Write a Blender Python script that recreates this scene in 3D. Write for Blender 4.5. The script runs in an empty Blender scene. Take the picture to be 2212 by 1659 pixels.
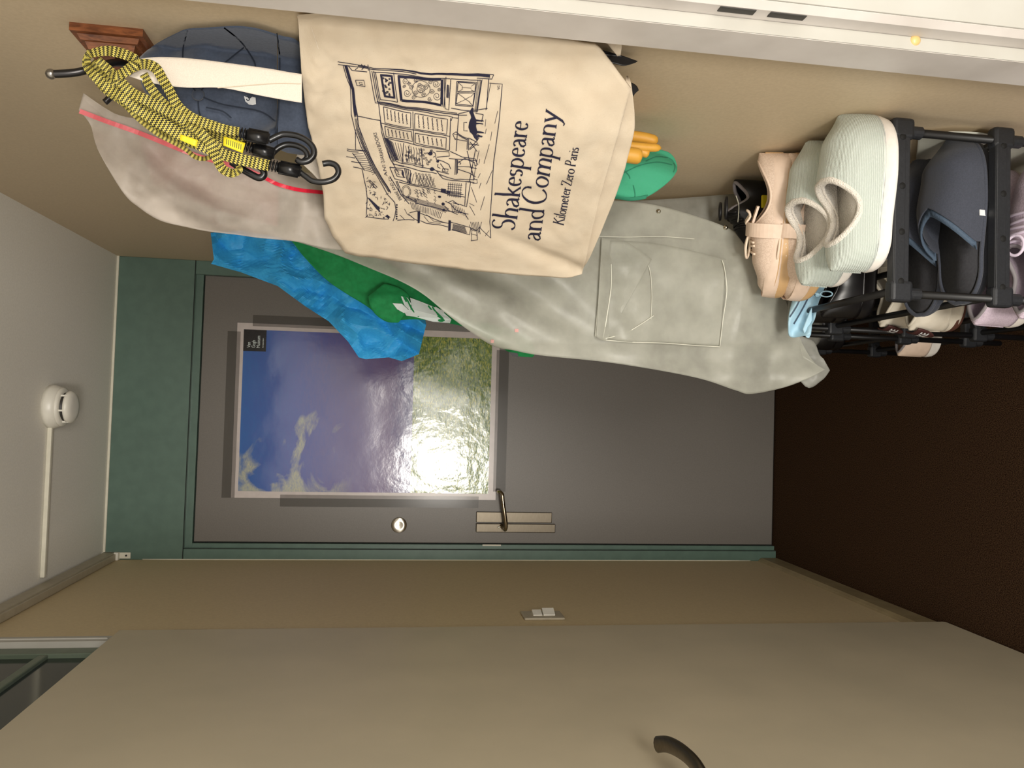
import bpy, bmesh, math, random
from mathutils import Vector, Matrix, noise
random.seed(7)
PI = math.pi
S = bpy.context.scene
C = bpy.context.collection

# ------------------------------------------------------------------ camera, world, lights, exposure
CAM_H = 1.4003; FPX = 1681.78
def cam_axes():
    th, ro, ya = math.radians(8.4094), math.radians(2.0382), math.radians(1.9527)
    F = Vector((math.sin(ya)*math.cos(th), math.cos(ya)*math.cos(th), -math.sin(th)))
    r = F.cross(Vector((0, 0, 1))).normalized(); u = r.cross(F)
    return r*math.cos(ro)+u*math.sin(ro), -r*math.sin(ro)+u*math.cos(ro), F
AR, AU, AF = cam_axes()
cd = bpy.data.cameras.new('camera'); cam = bpy.data.objects.new('camera', cd); C.objects.link(cam)
X, Y, Z = -AU, AR, -AF                      # the photograph was taken with the camera turned on its side
cam.matrix_world = Matrix(((X.x, Y.x, Z.x, 0), (X.y, Y.y, Z.y, 0), (X.z, Y.z, Z.z, CAM_H), (0, 0, 0, 1)))
cd.sensor_width = 36; cd.lens = FPX/2212*36; cd.clip_start = .02
S.camera = cam
w = bpy.data.worlds.new('world'); S.world = w; w.use_nodes = True
w.node_tree.nodes['Background'].inputs[0].default_value = (1, .95, .88, 1)
w.node_tree.nodes['Background'].inputs[1].default_value = 1.3
def area(name, loc, target, sx, sy, power, col):
    l = bpy.data.lights.new(name, 'AREA'); l.shape = 'RECTANGLE'; l.size = sx; l.size_y = sy; l.energy = power; l.color = col
    o = bpy.data.objects.new(name, l); C.objects.link(o); o.location = loc
    o.rotation_euler = (Vector(target)-Vector(loc)).to_track_quat('-Z', 'Y').to_euler()
    return o
area('window_light', (-.55, -1.7, .97), (.0, 2.7, 1.2), .40, .40, 44, (1, .95, .87))
area('room_lamp', (.42, -1.3, 1.0), (-.2, 2.2, 1.7), .6, .6, 30, (1, .94, .85))
S.view_settings.view_transform = 'Standard'; S.view_settings.look = 'None'
S.view_settings.gamma = 1; S.view_settings.use_curve_mapping = False
S.view_settings.exposure = 0

# ------------------------------------------------------------------ pixel of the photograph -> point in the room
WX, LX, DY, HC = .467, -.524, 2.7255, 2.322     # right wall, left wall, door wall, ceiling
def ray(px, py):
    return AF + AR*((1659-py-829.5)/FPX) - AU*((px-1106)/FPX)
def at(px, py, **k):
    d = ray(px, py); a, c = list(k.items())[0]; i = 'xyz'.index(a); o = Vector((0, 0, CAM_H))
    return o + d*((c-o[i])/d[i])
def P(px, py, y):
    p = at(px, py, y=y)
    return p if p.x < WX-.008 else at(px, py, x=WX-.008)

# ------------------------------------------------------------------ materials
def lin(c): return tuple(((v/255)/12.92 if v/255 <= .04045 else ((v/255+.055)/1.055)**2.4) for v in c)+(1,)
class N:
    def __init__(s, name):
        s.m = bpy.data.materials.new(name); s.m.use_nodes = True; s.t = s.m.node_tree; s.b = s.t.nodes['Principled BSDF']
        s.out = s.t.nodes['Material Output']; s.co = s.t.nodes.new('ShaderNodeTexCoord')
    def n(s, typ, ins={}, **kw):
        x = s.t.nodes.new('ShaderNode'+typ)
        for k, v in kw.items(): setattr(x, k, v)
        for k, v in ins.items():
            if hasattr(v, 'is_linked') or hasattr(v, 'links'): s.t.links.new(v, x.inputs[k])
            else: x.inputs[k].default_value = v
        return x
    def l(s, a, b): s.t.links.new(a, b)
    def coords(s, scale, kind='Object'):
        return s.n('Mapping', {'Vector': s.co.outputs[kind], 'Scale': scale}).outputs[0]
    def ramp(s, fac, stops):
        r = s.n('ValToRGB', {0: fac}); e = r.color_ramp.elements
        e[0].position, e[0].color = stops[0][0], lin(stops[0][1]); e[1].position, e[1].color = stops[-1][0], lin(stops[-1][1])
        for p, c in stops[1:-1]: q = e.new(p); q.color = lin(c)
        return r.outputs[0]
def mat(name, col, rough=.6, metal=0, scale=40, bump=0, col2=None, dist=.002, stretch=(1, 1, 1), spec=.5, sheen=0, detail=4, kind='Object', coat=0):
    n = N(name); b = n.b
    b.inputs['Roughness'].default_value = rough; b.inputs['Metallic'].default_value = metal
    b.inputs['Specular IOR Level'].default_value = spec
    if sheen: b.inputs['Sheen Weight'].default_value = sheen
    if coat: b.inputs['Coat Weight'].default_value = coat
    v = n.coords(stretch, kind)
    tx = n.n('TexNoise', {'Vector': v, 'Scale': scale, 'Detail': detail})
    c2 = col2 or tuple(max(0, c-7) for c in col)
    n.l(n.ramp(tx.outputs[0], [(.35, c2), (.65, col)]), b.inputs['Base Color'])
    if bump:
        bp = n.n('Bump', {'Height': tx.outputs[0], 'Strength': bump, 'Distance': dist}); n.l(bp.outputs[0], b.inputs['Normal'])
    return n.m
def frosted(name, col, clear=.3, rough=.32, scale=14, bs=.22):
    n = N(name); b = n.b
    v = n.coords((1, 1, 1)); tx = n.n('TexNoise', {'Vector': v, 'Scale': scale, 'Detail': 5})
    c2 = tuple(max(0, c-14) for c in col)
    cr = n.ramp(tx.outputs[0], [(.3, c2), (.7, col)]); n.l(cr, b.inputs['Base Color'])
    b.inputs['Roughness'].default_value = rough
    tx2 = n.n('TexNoise', {'Vector': v, 'Scale': 28, 'Detail': 3, 'Distortion': .6})
    bp = n.n('Bump', {'Height': tx2.outputs[0], 'Strength': bs, 'Distance': .004}); n.l(bp.outputs[0], b.inputs['Normal'])
    tl = n.n('BsdfTranslucent', {'Color': lin(col)}); tr = n.n('BsdfTransparent', {'Color': (1, 1, 1, 1)})
    m1 = n.n('MixShader', {0: .3, 1: b.outputs[0], 2: tl.outputs[0]})
    cf = n.n('MapRange', {0: tx.outputs[0], 1: .3, 2: .7, 3: clear*1.45, 4: clear*.55}).outputs[0]
    m2 = n.n('MixShader', {0: cf, 1: m1.outputs[0], 2: tr.outputs[0]})
    n.l(m2.outputs[0], n.out.inputs[0]); return n.m
M = {}
M['wall'] = mat('painted_wall', (206, 187, 157), .55, scale=190, bump=.22, dist=.001, col2=(200, 181, 151))
M['wall_left'] = mat('painted_wall_left', (214, 194, 154), .6, scale=150, bump=.3, dist=.001, col2=(208, 188, 148))
M['ceiling'] = mat('ceiling_paint', (236, 233, 224), .7, scale=220, bump=.2, dist=.001)
M['cream'] = mat('cream_wall', (190, 172, 134), .6, scale=60, bump=.1)
M['white'] = mat('white_gloss_paint', (186, 184, 176), .45, scale=12, bump=.06, col2=(180, 177, 168))
M['jamb'] = mat('jamb_paint', (216, 210, 204), .42, scale=9, col2=(198, 191, 184))
M['leaf'] = mat('door_leaf_paint', (198, 186, 160), .5, scale=5, bump=.05, col2=(190, 179, 154))
M['green'] = mat('green_frame_paint', (94, 118, 107), .34, scale=30, bump=.06, col2=(88, 111, 101))
M['door'] = mat('grey_door_laminate', (114, 109, 103), .42, scale=260, bump=.06, dist=.0005, col2=(108, 103, 97))
M['seam'] = mat('dark_gap', (12, 12, 12), .8)
M['caulk'] = mat('caulk', (226, 222, 205), .6)
M['trim'] = mat('beige_trim', (160, 144, 110), .5, col2=(146, 130, 98), scale=20)
M['trunk'] = mat('trunking_plastic', (178, 168, 146), .45)
M['plastic_w'] = mat('white_plastic', (236, 233, 222), .35)
M['slot'] = mat('dark_slot', (52, 50, 47), .5)
M['steel'] = mat('satin_steel', (118, 110, 97), .38, 1, scale=60, stretch=(1, 1, 12), bump=.03)
M['nickel'] = mat('polished_nickel', (175, 162, 140), .18, 1)
M['chrome'] = mat('bright_metal', (240, 236, 225), .15, 1)
M['iron'] = mat('dark_iron', (62, 60, 60), .3, .8)
M['ballm'] = mat('grey_metal_ball', (150, 145, 138), .3, .9)
M['black'] = mat('black_plastic', (26, 26, 29), .38, scale=80, bump=.05)
M['blackh'] = mat('black_hook_plastic', (22, 22, 23), .28)
M['rackp'] = mat('black_rack_plastic', (34, 36, 40), .5, scale=300, bump=.25, dist=.0006)
M['tubeb'] = mat('black_coated_tube', (18, 18, 20), .42)
M['navy'] = mat('navy_cotton', (68, 78, 97), .8, scale=300, bump=.3, dist=.0007, sheen=.3, col2=(60, 70, 88))
M['navyseam'] = mat('navy_seam', (34, 42, 56), .9)
M['strap'] = mat('white_cotton_webbing', (222, 212, 198), .85, scale=900, bump=.4, dist=.0004, col2=(212, 202, 188))
M['ink'] = mat('navy_ink', (20, 18, 46), .8)
M['blue'] = mat('blue_coated_fabric', (60, 172, 232), .55, scale=140, bump=.12, dist=.001, col2=(52, 160, 224), spec=.35)
M['shirt'] = mat('green_cotton', (22, 140, 76), .8, scale=90, bump=.2, col2=(16, 126, 66))
M['shirtw'] = mat('white_print', (222, 232, 230), .7)
M['teal'] = mat('teal_cotton', (62, 158, 122), .85, scale=200, bump=.25, col2=(60, 158, 120))
M['teald'] = mat('teal_seam', (44, 128, 98), .9)
M['yellow'] = mat('yellow_rubber', (220, 164, 62), .5, scale=60, bump=.1)
M['red'] = mat('red_zip_plastic', (224, 40, 66), .35)
M['redf'] = mat('red_zip_behind_frost', (226, 112, 118), .4)
M['pink'] = mat('dusty_pink_fabric', (206, 158, 152), .85)
M['frost'] = frosted('frosted_bag_plastic', (216, 206, 195), .42, .5)
M['pvc'] = frosted('frosted_raincoat_plastic', (204, 204, 193), .38, .36)
M['pvc2'] = frosted('frosted_raincoat_plastic_back', (190, 190, 182), .38, .4)
M['pvcseam'] = mat('milky_seam', (226, 226, 212), .3)
M['sage'] = None
M['whitesole'] = mat('white_foam_sole', (236, 230, 222), .5, scale=120, bump=.1)
M['fleece'] = mat('white_fleece', (244, 236, 224), .95, scale=420, bump=1, dist=.004, sheen=.5, detail=8)
M['peach'] = mat('peach_lining', (222, 192, 160), .9, scale=300, bump=.4)
M['char'] = mat('charcoal_felt', (62, 66, 78), .9, scale=500, bump=.4, dist=.001, sheen=.2, col2=(54, 58, 69))
M['charin'] = mat('charcoal_insole', (50, 50, 54), .9, scale=300, bump=.3)
M['chartrim'] = mat('slate_blue_binding', (72, 88, 106), .8, scale=300, bump=.4)
M['gum'] = mat('tan_gum_sole', (206, 168, 120), .45)
M['suede'] = mat('pale_pink_leather', (226, 202, 182), .55, scale=80, bump=.08)
M['laces'] = mat('cream_laces', (234, 214, 192), .75)
M['gold'] = mat('satin_tan_heel', (196, 160, 118), .35)
M['greyin'] = mat('grey_lining', (140, 134, 136), .8)
M['lav'] = mat('lavender_mesh', (206, 190, 202), .7, scale=400, bump=.5, col2=(190, 172, 188))
M['lavlace'] = mat('lavender_laces', (222, 208, 224), .7)
M['offw'] = mat('off_white_leather', (222, 214, 198), .55, scale=60, bump=.05, col2=(214, 205, 187))
M['maroon'] = mat('maroon_tab', (74, 40, 38), .6)
M['maroonsole'] = mat('brown_outsole', (88, 52, 40), .7)
M['dleather'] = mat('black_leather', (20, 19, 20), .3)
M['babyblue'] = mat('pale_blue_nylon', (176, 212, 230), .55, scale=30, bump=.2, col2=(162, 200, 220))
M['yell'] = mat('yellow_patch', (226, 208, 40), .5)
M['tape'] = None
M['bumper'] = mat('amber_rubber', (222, 190, 128), .3)
M['emblem'] = mat('white_emblem', (226, 228, 230), .7)

def brush_metal():
    n = N('radial_brushed_metal'); b = n.b; b.inputs['Metallic'].default_value = 1; b.inputs['Roughness'].default_value = .32
    b.inputs['Base Color'].default_value = lin((205, 198, 184))
    b.inputs['Anisotropic'].default_value = .9
    tg = n.n('Tangent', direction_type='RADIAL', axis='Z'); n.l(tg.outputs[0], b.inputs['Tangent']); return n.m
M['disc'] = brush_metal()
def sage_m():
    n = N('sage_ribbed_knit'); b = n.b; b.inputs['Roughness'].default_value = .9; b.inputs['Sheen Weight'].default_value = .3
    v = n.coords((1, 1, 1)); sp = n.n('SeparateXYZ', {0: v}); q = n.n('Math', {0: sp.outputs[1], 1: sp.outputs[2]}, operation='ADD').outputs[0]
    cb = n.n('CombineXYZ', {0: q, 1: sp.outputs[0], 2: sp.outputs[2]}).outputs[0]
    wv = n.n('TexWave', {'Vector': cb, 'Scale': 105, 'Distortion': 1.2, 'Detail': 2, 'Detail Scale': 3}, bands_direction='X')
    tx = n.n('TexNoise', {'Vector': v, 'Scale': 300})
    mx = n.n('Math', {0: wv.outputs['Fac'], 1: tx.outputs[0]}, operation='ADD')
    n.l(n.ramp(wv.outputs['Fac'], [(0, (184, 194, 184)), (1, (208, 216, 208))]), b.inputs['Base Color'])
    bp = n.n('Bump', {'Height': mx.outputs[0], 'Strength': .6, 'Distance': .0015}); n.l(bp.outputs[0], b.inputs['Normal']); return n.m
M['sage'] = sage_m()
def tape_m():
    n = N('clear_tape'); b = n.b; b.inputs['Base Color'].default_value = lin((70, 66, 60)); b.inputs['Roughness'].default_value = .16
    tr = n.n('BsdfTransparent'); m = n.n('MixShader', {0: .8, 1: b.outputs[0], 2: tr.outputs[0]}); n.l(m.outputs[0], n.out.inputs[0]); return n.m
M['tape'] = tape_m()
def wood_m():
    n = N('oiled_walnut'); b = n.b; b.inputs['Roughness'].default_value = .4
    v = n.coords((6, 6, 1.2)); tx = n.n('TexNoise', {'Vector': v, 'Scale': 28, 'Detail': 6, 'Distortion': 1.5})
    n.l(n.ramp(tx.outputs[0], [(.3, (84, 44, 22)), (.7, (146, 88, 52))]), b.inputs['Base Color']); return n.m
M['wood'] = wood_m()
def canvas_m():
    n = N('natural_cotton_canvas'); b = n.b; b.inputs['Roughness'].default_value = .9
    v = n.coords((1, 1, 1)); tx = n.n('TexNoise', {'Vector': v, 'Scale': 30, 'Detail': 8})
    sp = n.n('TexVoronoi', {'Vector': v, 'Scale': 110}); r = n.ramp(sp.outputs['Distance'], [(.0, (170, 148, 120)), (.09, (202, 188, 166))])
    r2 = n.ramp(tx.outputs[0], [(.3, (192, 175, 151)), (.7, (202, 188, 166))])
    mx = n.n('MixRGB', {0: .35, 1: r2, 2: r}); n.l(mx.outputs[0], b.inputs['Base Color'])
    wv = n.n('TexNoise', {'Vector': v, 'Scale': 700, 'Detail': 2}); tb = n.n('TexNoise', {'Vector': v, 'Scale': 18, 'Detail': 3})
    ad = n.n('Math', {0: wv.outputs[0], 1: .12}, operation='MULTIPLY'); a2 = n.n('Math', {0: ad.outputs[0], 1: tb.outputs[0]}, operation='ADD')
    bp = n.n('Bump', {'Height': a2.outputs[0], 'Strength': .35, 'Distance': .006}); n.l(bp.outputs[0], b.inputs['Normal']); return n.m
M['canvas'] = canvas_m()
def carpet_m():
    n = N('dark_brown_carpet'); b = n.b; b.inputs['Roughness'].default_value = 1; b.inputs['Specular IOR Level'].default_value = .05
    v = n.coords((1, 1, 1)); tx = n.n('TexNoise', {'Vector': v, 'Scale': 420, 'Detail': 2})
    n.l(n.ramp(tx.outputs[0], [(.38, (34, 23, 15)), (.66, (86, 64, 46))]), b.inputs['Base Color'])
    bp = n.n('Bump', {'Height': tx.outputs[0], 'Strength': .8, 'Distance': .002}); n.l(bp.outputs[0], b.inputs['Normal']); return n.m
M['carpet'] = carpet_m()
def webbing_m():
    n = N('yellow_black_webbing'); b = n.b; b.inputs['Roughness'].default_value = .7
    sx = n.n('SeparateXYZ', {0: n.co.outputs['UV']})
    def mth(op, a, c=0.0): return n.n('Math', {0: a, 1: c}, operation=op).outputs[0]
    zig = mth('PINGPONG', mth('MULTIPLY', sx.outputs[0], 5.0), .5)       # chevron teeth across
    ph = mth('ADD', mth('MULTIPLY', sx.outputs[1], 190.0), zig)
    fr = mth('FRACT', ph)
    sel = mth('GREATER_THAN', fr, .5)
    n.l(n.ramp(sel, [(.4, (28, 26, 18)), (.6, (200, 186, 88))]), b.inputs['Base Color'])
    bp = n.n('Bump', {'Height': fr, 'Strength': .5, 'Distance': .0008}); n.l(bp.outputs[0], b.inputs['Normal']); return n.m
M['web'] = webbing_m()
def knitmesh():
    n = N('pale_pink_open_mesh'); b = n.b; b.inputs['Roughness'].default_value = .6
    vo = n.n('TexVoronoi', {'Vector': n.coords((1, 1, 1)), 'Scale': 480})
    n.l(n.ramp(vo.outputs['Distance'], [(.3, (224, 202, 184)), (.7, (210, 186, 166))]), b.inputs['Base Color'])
    bp = n.n('Bump', {'Height': vo.outputs['Distance'], 'Strength': -.8, 'Distance': .002}); n.l(bp.outputs[0], b.inputs['Normal']); return n.m
M['mesh'] = knitmesh()
def picture_m():
    # a plain landscape print: blue-violet sky with pale cloud, green field. Object space: local x right, local z up (0 = bottom)
    n = N('glossy_landscape_print'); b = n.b; b.inputs['Roughness'].default_value = .15; b.inputs['Specular IOR Level'].default_value = .9
    sx = n.n('SeparateXYZ', {0: n.co.outputs['Generated']})
    v = n.coords((5, 1, 14)); br = n.n('TexNoise', {'Vector': v, 'Scale': 6, 'Detail': 6, 'Distortion': .8})
    vb = n.coords((3.4, 1, 5.2)); bl = n.n('TexNoise', {'Vector': vb, 'Scale': 1.6, 'Detail': 5, 'Distortion': .6})
    fine = n.n('TexNoise', {'Vector': n.coords((26, 1, 90)), 'Scale': 3, 'Detail': 4, 'Distortion': 1})
    def mth(op, a, c): return n.n('Math', {0: a, 1: c}, operation=op).outputs[0]
    jit = mth('MULTIPLY', mth('SUBTRACT', br.outputs[0], .5), .16)
    sky = n.ramp(mth('ADD', sx.outputs[2], jit), [(.30, (60, 64, 128)), (.42, (116, 96, 140)), (.62, (104, 98, 156)), (.78, (78, 92, 168)), (1, (66, 108, 176))])
    cloud = mth('ADD', bl.outputs[0], mth('MULTIPLY', mth('SUBTRACT', .46, sx.outputs[0]), .42))
    cm = n.n('MapRange', {0: cloud, 1: .58, 2: .66, 3: 0.0, 4: .92}).outputs[0]
    hi = n.n('MapRange', {0: sx.outputs[2], 1: .55, 2: .68, 3: .0, 4: 1.0}).outputs[0]
    cm = mth('MULTIPLY', cm, hi)
    cl = n.ramp(fine.outputs[0], [(.3, (150, 160, 170)), (.7, (200, 196, 160))])
    s2 = n.n('MixRGB', {0: cm, 1: sky, 2: cl}).outputs[0]
    fld = n.ramp(mth('ADD', mth('MULTIPLY', fine.outputs[0], .8), mth('MULTIPLY', br.outputs[0], .2)), [(.36, (44, 76, 36)), (.5, (104, 134, 52)), (.62, (186, 184, 84))])
    isf = mth('LESS_THAN', mth('ADD', sx.outputs[2], mth('MULTIPLY', jit, .04)), .322)
    n.l(n.n('MixRGB', {0: isf, 1: s2, 2: fld}).outputs[0], b.inputs['Base Color'])
    h = mth('ADD', mth('MULTIPLY', fine.outputs[0], .12), n.n('TexNoise', {'Vector': n.coords((1, 1, 1)), 'Scale': 26, 'Detail': 3}).outputs[0])
    lo = n.n('MapRange', {0: sx.outputs[2], 1: .2, 2: .5, 3: .30, 4: .08}).outputs[0]
    bp = n.n('Bump', {'Height': h, 'Distance': .004}); n.l(lo, bp.inputs['Strength']); n.l(bp.outputs[0], b.inputs['Normal']); return n.m
M['picture'] = picture_m()
M['paper'] = mat('white_poster_paper', (206, 196, 192), .26)
M['box_black'] = mat('black_print', (34, 32, 34), .25)
M['grime'] = mat('dark_glass', (44, 52, 46), .12, col2=(38, 46, 42), scale=4)
M['glassframe'] = mat('grey_green_frame', (104, 116, 100), .4)

# ------------------------------------------------------------------ object helpers
def link(name, me, m=None, parent=None):
    o = bpy.data.objects.new(name, me); C.objects.link(o)
    if m is not None:
        for x in (m if isinstance(m, list) else [m]): me.materials.append(M[x])
    if parent is not None: o.parent = parent; o.matrix_parent_inverse = parent.matrix_world.inverted()
    return o
def thing(name, label, cat, loc=(0, 0, 0), rot=0, group=None):
    o = bpy.data.objects.new(name, None); C.objects.link(o); o.empty_display_size = .05
    o.location = loc; o.rotation_euler = (0, 0, rot); o['label'] = label; o['category'] = cat
    if group: o['group'] = group
    return o
def tag(o, label, cat, group=None):
    o['label'] = label; o['category'] = cat
    if group: o['group'] = group
    return o
def struct(o): o['kind'] = 'structure'; return o
def child(name, me, m, parent):       # geometry already in the parent's local frame
    o = link(name, me, m); o.parent = parent; return o
def wchild(name, me, m, parent):      # geometry in world coordinates under a moved parent with only a translation/rotation
    o = link(name, me, m); o.parent = parent
    mw = Matrix.Translation(parent.location) @ parent.rotation_euler.to_matrix().to_4x4(); o.matrix_parent_inverse = mw.inverted(); return o
def mesh(vs, fs, smooth=True):
    me = bpy.data.meshes.new('mesh'); me.from_pydata([tuple(v) for v in vs], [], fs); me.update()
    if smooth:
        for p in me.polygons: p.use_smooth = True
    return me
def bmfin(bm, smooth=False):
    bmesh.ops.recalc_face_normals(bm, faces=bm.faces)
    me = bpy.data.meshes.new('mesh'); bm.to_mesh(me); bm.free()
    if smooth:
        for p in me.polygons: p.use_smooth = True
    return me
def add_box(bm, a, b, bev=0, seg=2):
    r = bmesh.ops.create_cube(bm, size=1); vs = r['verts']
    c = [(a[i]+b[i])/2 for i in range(3)]; s = [abs(b[i]-a[i]) for i in range(3)]
    for v in vs: v.co = Vector((v.co.x*s[0]+c[0], v.co.y*s[1]+c[1], v.co.z*s[2]+c[2]))
    if bev:
        es = list({e for v in vs for e in v.link_edges}); bmesh.ops.bevel(bm, geom=es, offset=bev, segments=seg, affect='EDGES', profile=.5)
def box(a, b, bev=0, seg=2):
    bm = bmesh.new(); add_box(bm, a, b, bev, seg); return bmfin(bm)
def add_cyl(bm, p, q, r, n=16, r2=None):
    p, q = Vector(p), Vector(q); d = q-p; m = Matrix.Translation((p+q)/2) @ d.to_track_quat('Z', 'Y').to_matrix().to_4x4()
    bmesh.ops.create_cone(bm, cap_ends=True, segments=n, radius1=r, radius2=r if r2 is None else r2, depth=d.length, matrix=m)
def cyl(p, q, r, n=16, r2=None, smooth=True):
    bm = bmesh.new(); add_cyl(bm, p, q, r, n, r2); me = bmfin(bm)
    for f in me.polygons: f.use_smooth = smooth and len(f.vertices) == 4
    return me
def cr(pts, n):          # Catmull-Rom, n+1 samples
    out = []; k = len(pts)-1
    for i in range(n+1):
        t = i/n*k; a = min(int(t), k-1); f = t-a
        p0, p1, p2, p3 = pts[max(a-1, 0)], pts[a], pts[a+1], pts[min(a+2, k)]
        out.append(tuple(.5*((2*p1[j])+(-p0[j]+p2[j])*f+(2*p0[j]-5*p1[j]+4*p2[j]-p3[j])*f*f+(-p0[j]+3*p1[j]-3*p2[j]+p3[j])*f**3) for j in range(len(p1))))
    return out
def lerpl(pts, n):
    out = []; k = len(pts)-1
    for i in range(n+1):
        t = i/n*k; a = min(int(t), k-1); f = t-a; out.append(tuple(pts[a][j]*(1-f)+pts[a+1][j]*f for j in range(len(pts[0]))))
    return out
def tube(pts, r, n=8, closed=False, rf=None):
    pts = [Vector(p) for p in pts]; vs, fs = [], []; m = len(pts); up = None
    for i, p in enumerate(pts):
        d = (pts[(i+1) % m if closed else min(i+1, m-1)]-pts[(i-1) if (closed or i) else 0]).normalized()
        if up is None: up = d.orthogonal().normalized()
        up = (up-d*up.dot(d)).normalized(); s = d.cross(up); rr = r*(rf(i/(m-1)) if rf else 1)
        for j in range(n): a = 2*PI*j/n; vs.append(p+(up*math.cos(a)+s*math.sin(a))*rr)
    for i in range(m if closed else m-1):
        for j in range(n): k = (i+1) % m; fs.append((i*n+j, i*n+(j+1) % n, k*n+(j+1) % n, k*n+j))
    if not closed: fs += [tuple(range(n))[::-1], tuple((m-1)*n+j for j in range(n))]
    return mesh(vs, fs)
def lathe(prof, n=32, axis='Z', loc=(0, 0, 0)):       # prof: (r, h)
    vs, fs = [], []
    for r, h in prof:
        for j in range(n):
            a = 2*PI*j/n; v = Vector((r*math.cos(a), r*math.sin(a), h))
            if axis == '-Y': v = Vector((v.x, -v.z, v.y))
            if axis == '-X': v = Vector((-v.z, v.x, v.y))
            vs.append(v+Vector(loc))
    for i in range(len(prof)-1):
        for j in range(n): fs.append((i*n+j, i*n+(j+1) % n, (i+1)*n+(j+1) % n, (i+1)*n+j))
    fs.append(tuple(range(n))[::-1]); fs.append(tuple((len(prof)-1)*n+j for j in range(n)))
    bm = bmesh.new(); me = mesh(vs, fs); bm.from_mesh(me); bmesh.ops.remove_doubles(bm, verts=bm.verts, dist=1e-6); return bmfin(bm, True)
def prism(poly, z0, z1, bev=0):    # poly in xy
    bm = bmesh.new(); vs = [bm.verts.new((x, y, z0)) for x, y in poly]; f = bm.faces.new(vs)
    r = bmesh.ops.extrude_face_region(bm, geom=[f]); 
    for v in r['geom']:
        if isinstance(v, bmesh.types.BMVert): v.co.z = z1
    if bev: bmesh.ops.bevel(bm, geom=[e for e in bm.edges if abs(e.verts[0].co.z-e.verts[1].co.z) < 1e-6], offset=bev, segments=2, affect='EDGES')
    return bmfin(bm)
def fb(x, y, s=1.0, o=0.0, octv=3):
    return noise.fractal(Vector((x*s, y*s, o)), 1.0, 2.0, octv)
def facet(x, y, s, o=0.0):
    d = noise.voronoi(Vector((x*s, y*s, o)))[0]; return d[1]-d[0]
def tri(x): x = x-math.floor(x); return abs(2*x-1)*2-1
def crease(px, py, lam, o=0.0, dirs=((.9, .3), (.45, -1.0), (-.35, 1.1), (1.1, .9)), warp=1.2):
    h = 0
    for k_, (a, b) in enumerate(dirs):
        h += tri((px*a+py*b)/lam/(1+.35*k_)+warp*fb(px, py, .35/lam, o+3.1*k_, 2))/(1+.5*k_)
    return h
# a hanging sheet: two border lines (photo pixels) and a depth function give a skin of cloth with real thickness
def sheet(L, Rr, yf, nu=40, nv=60, thick=.003, belly=0.0, hard=False, jag=0.0, rim=0.0):
    Lp = (lerpl if hard else cr)(L, nv); Rp = (lerpl if hard else cr)(Rr, nv); vs, fs = [], []
    for side in (0, 1):
        for i in range(nv+1):
            for j in range(nu+1):
                s = j/nu; px = Lp[i][0]*(1-s)+Rp[i][0]*s; py = Lp[i][1]*(1-s)+Rp[i][1]*s
                e = math.sin(PI*min(max(s, 0), 1)); et = min(1, 6*min(i, nv-i)/nv+.0)
                y = yf(px, py) + rim*(1-e**.5)
                p = P(px, py, y)
                if side: p = p+Vector((0.35, 1, 0)).normalized()*(thick+belly*(e**.5)*et)
                if p.x > WX-.004: p.x = WX-.004
                vs.append(p)
    w = nu+1; o = (nv+1)*w
    for i in range(nv):
        for j in range(nu):
            a, b, c, d = i*w+j, i*w+j+1, (i+1)*w+j+1, (i+1)*w+j
            fs.append((a, b, c, d)); fs.append((o+d, o+c, o+b, o+a))
        a, d = i*w, (i+1)*w; fs.append((a, d, o+d, o+a)); a, d = i*w+nu, (i+1)*w+nu; fs.append((d, a, o+a, o+d))
    for j in range(nu):
        a = j; fs.append((a+1, a, o+a, o+a+1)); a = nv*w+j; fs.append((a, a+1, o+a+1, o+a))
    me = mesh(vs, fs); bm = bmesh.new(); bm.from_mesh(me); bmesh.ops.recalc_face_normals(bm, faces=bm.faces); bm.to_mesh(me); bm.free()
    for p in me.polygons: p.use_smooth = True
    return me
# strokes on a surface: pf(px, py) -> 3D point just above it; polylines are given in photo pixels, drawn as flat ribbons
def strokes(lines, pf, wpx, width=None, closed=False):
    vs, fs = [], []
    for ln in lines:
        pts = ln; m = len(pts); b0 = len(vs)
        for i in range(m):
            a = pts[max(i-1, 0)]; c = pts[min(i+1, m-1)]; dx, dy = c[0]-a[0], c[1]-a[1]; L = math.hypot(dx, dy) or 1
            w_ = (width(dx/L, dy/L, i/(m-1) if m > 1 else 0) if width else wpx)/2
            nx, ny = -dy/L*w_, dx/L*w_
            vs.append(pf(pts[i][0]+nx, pts[i][1]+ny)); vs.append(pf(pts[i][0]-nx, pts[i][1]-ny))
        for i in range(m-1): k = b0+2*i; fs.append((k, k+1, k+3, k+2))
    return mesh(vs, fs, False)
def fills(polys, pf):
    vs, fs = [], []
    for pl in polys:
        k = len(vs); vs += [pf(*p) for p in pl]; fs.append(tuple(range(k, k+len(pl))))
    return mesh(vs, fs, False)
def textmesh(s, fn, size=1, shear=0, weight=0):
    c = bpy.data.curves.new('text', 'FONT'); c.body = s; c.size = size; c.shear = shear; c.offset = weight; c.resolution_u = 3
    o = bpy.data.objects.new('text', c); C.objects.link(o); dg = bpy.context.evaluated_depsgraph_get(); dg.update()
    me = bpy.data.meshes.new_from_object(o.evaluated_get(dg)); bpy.data.objects.remove(o)
    xs = [v.co.x for v in me.vertices]; wdt = max(xs)-min(xs); x0 = min(xs)
    for v in me.vertices: v.co = fn((v.co.x-x0)/wdt, v.co.y)
    return me

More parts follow.
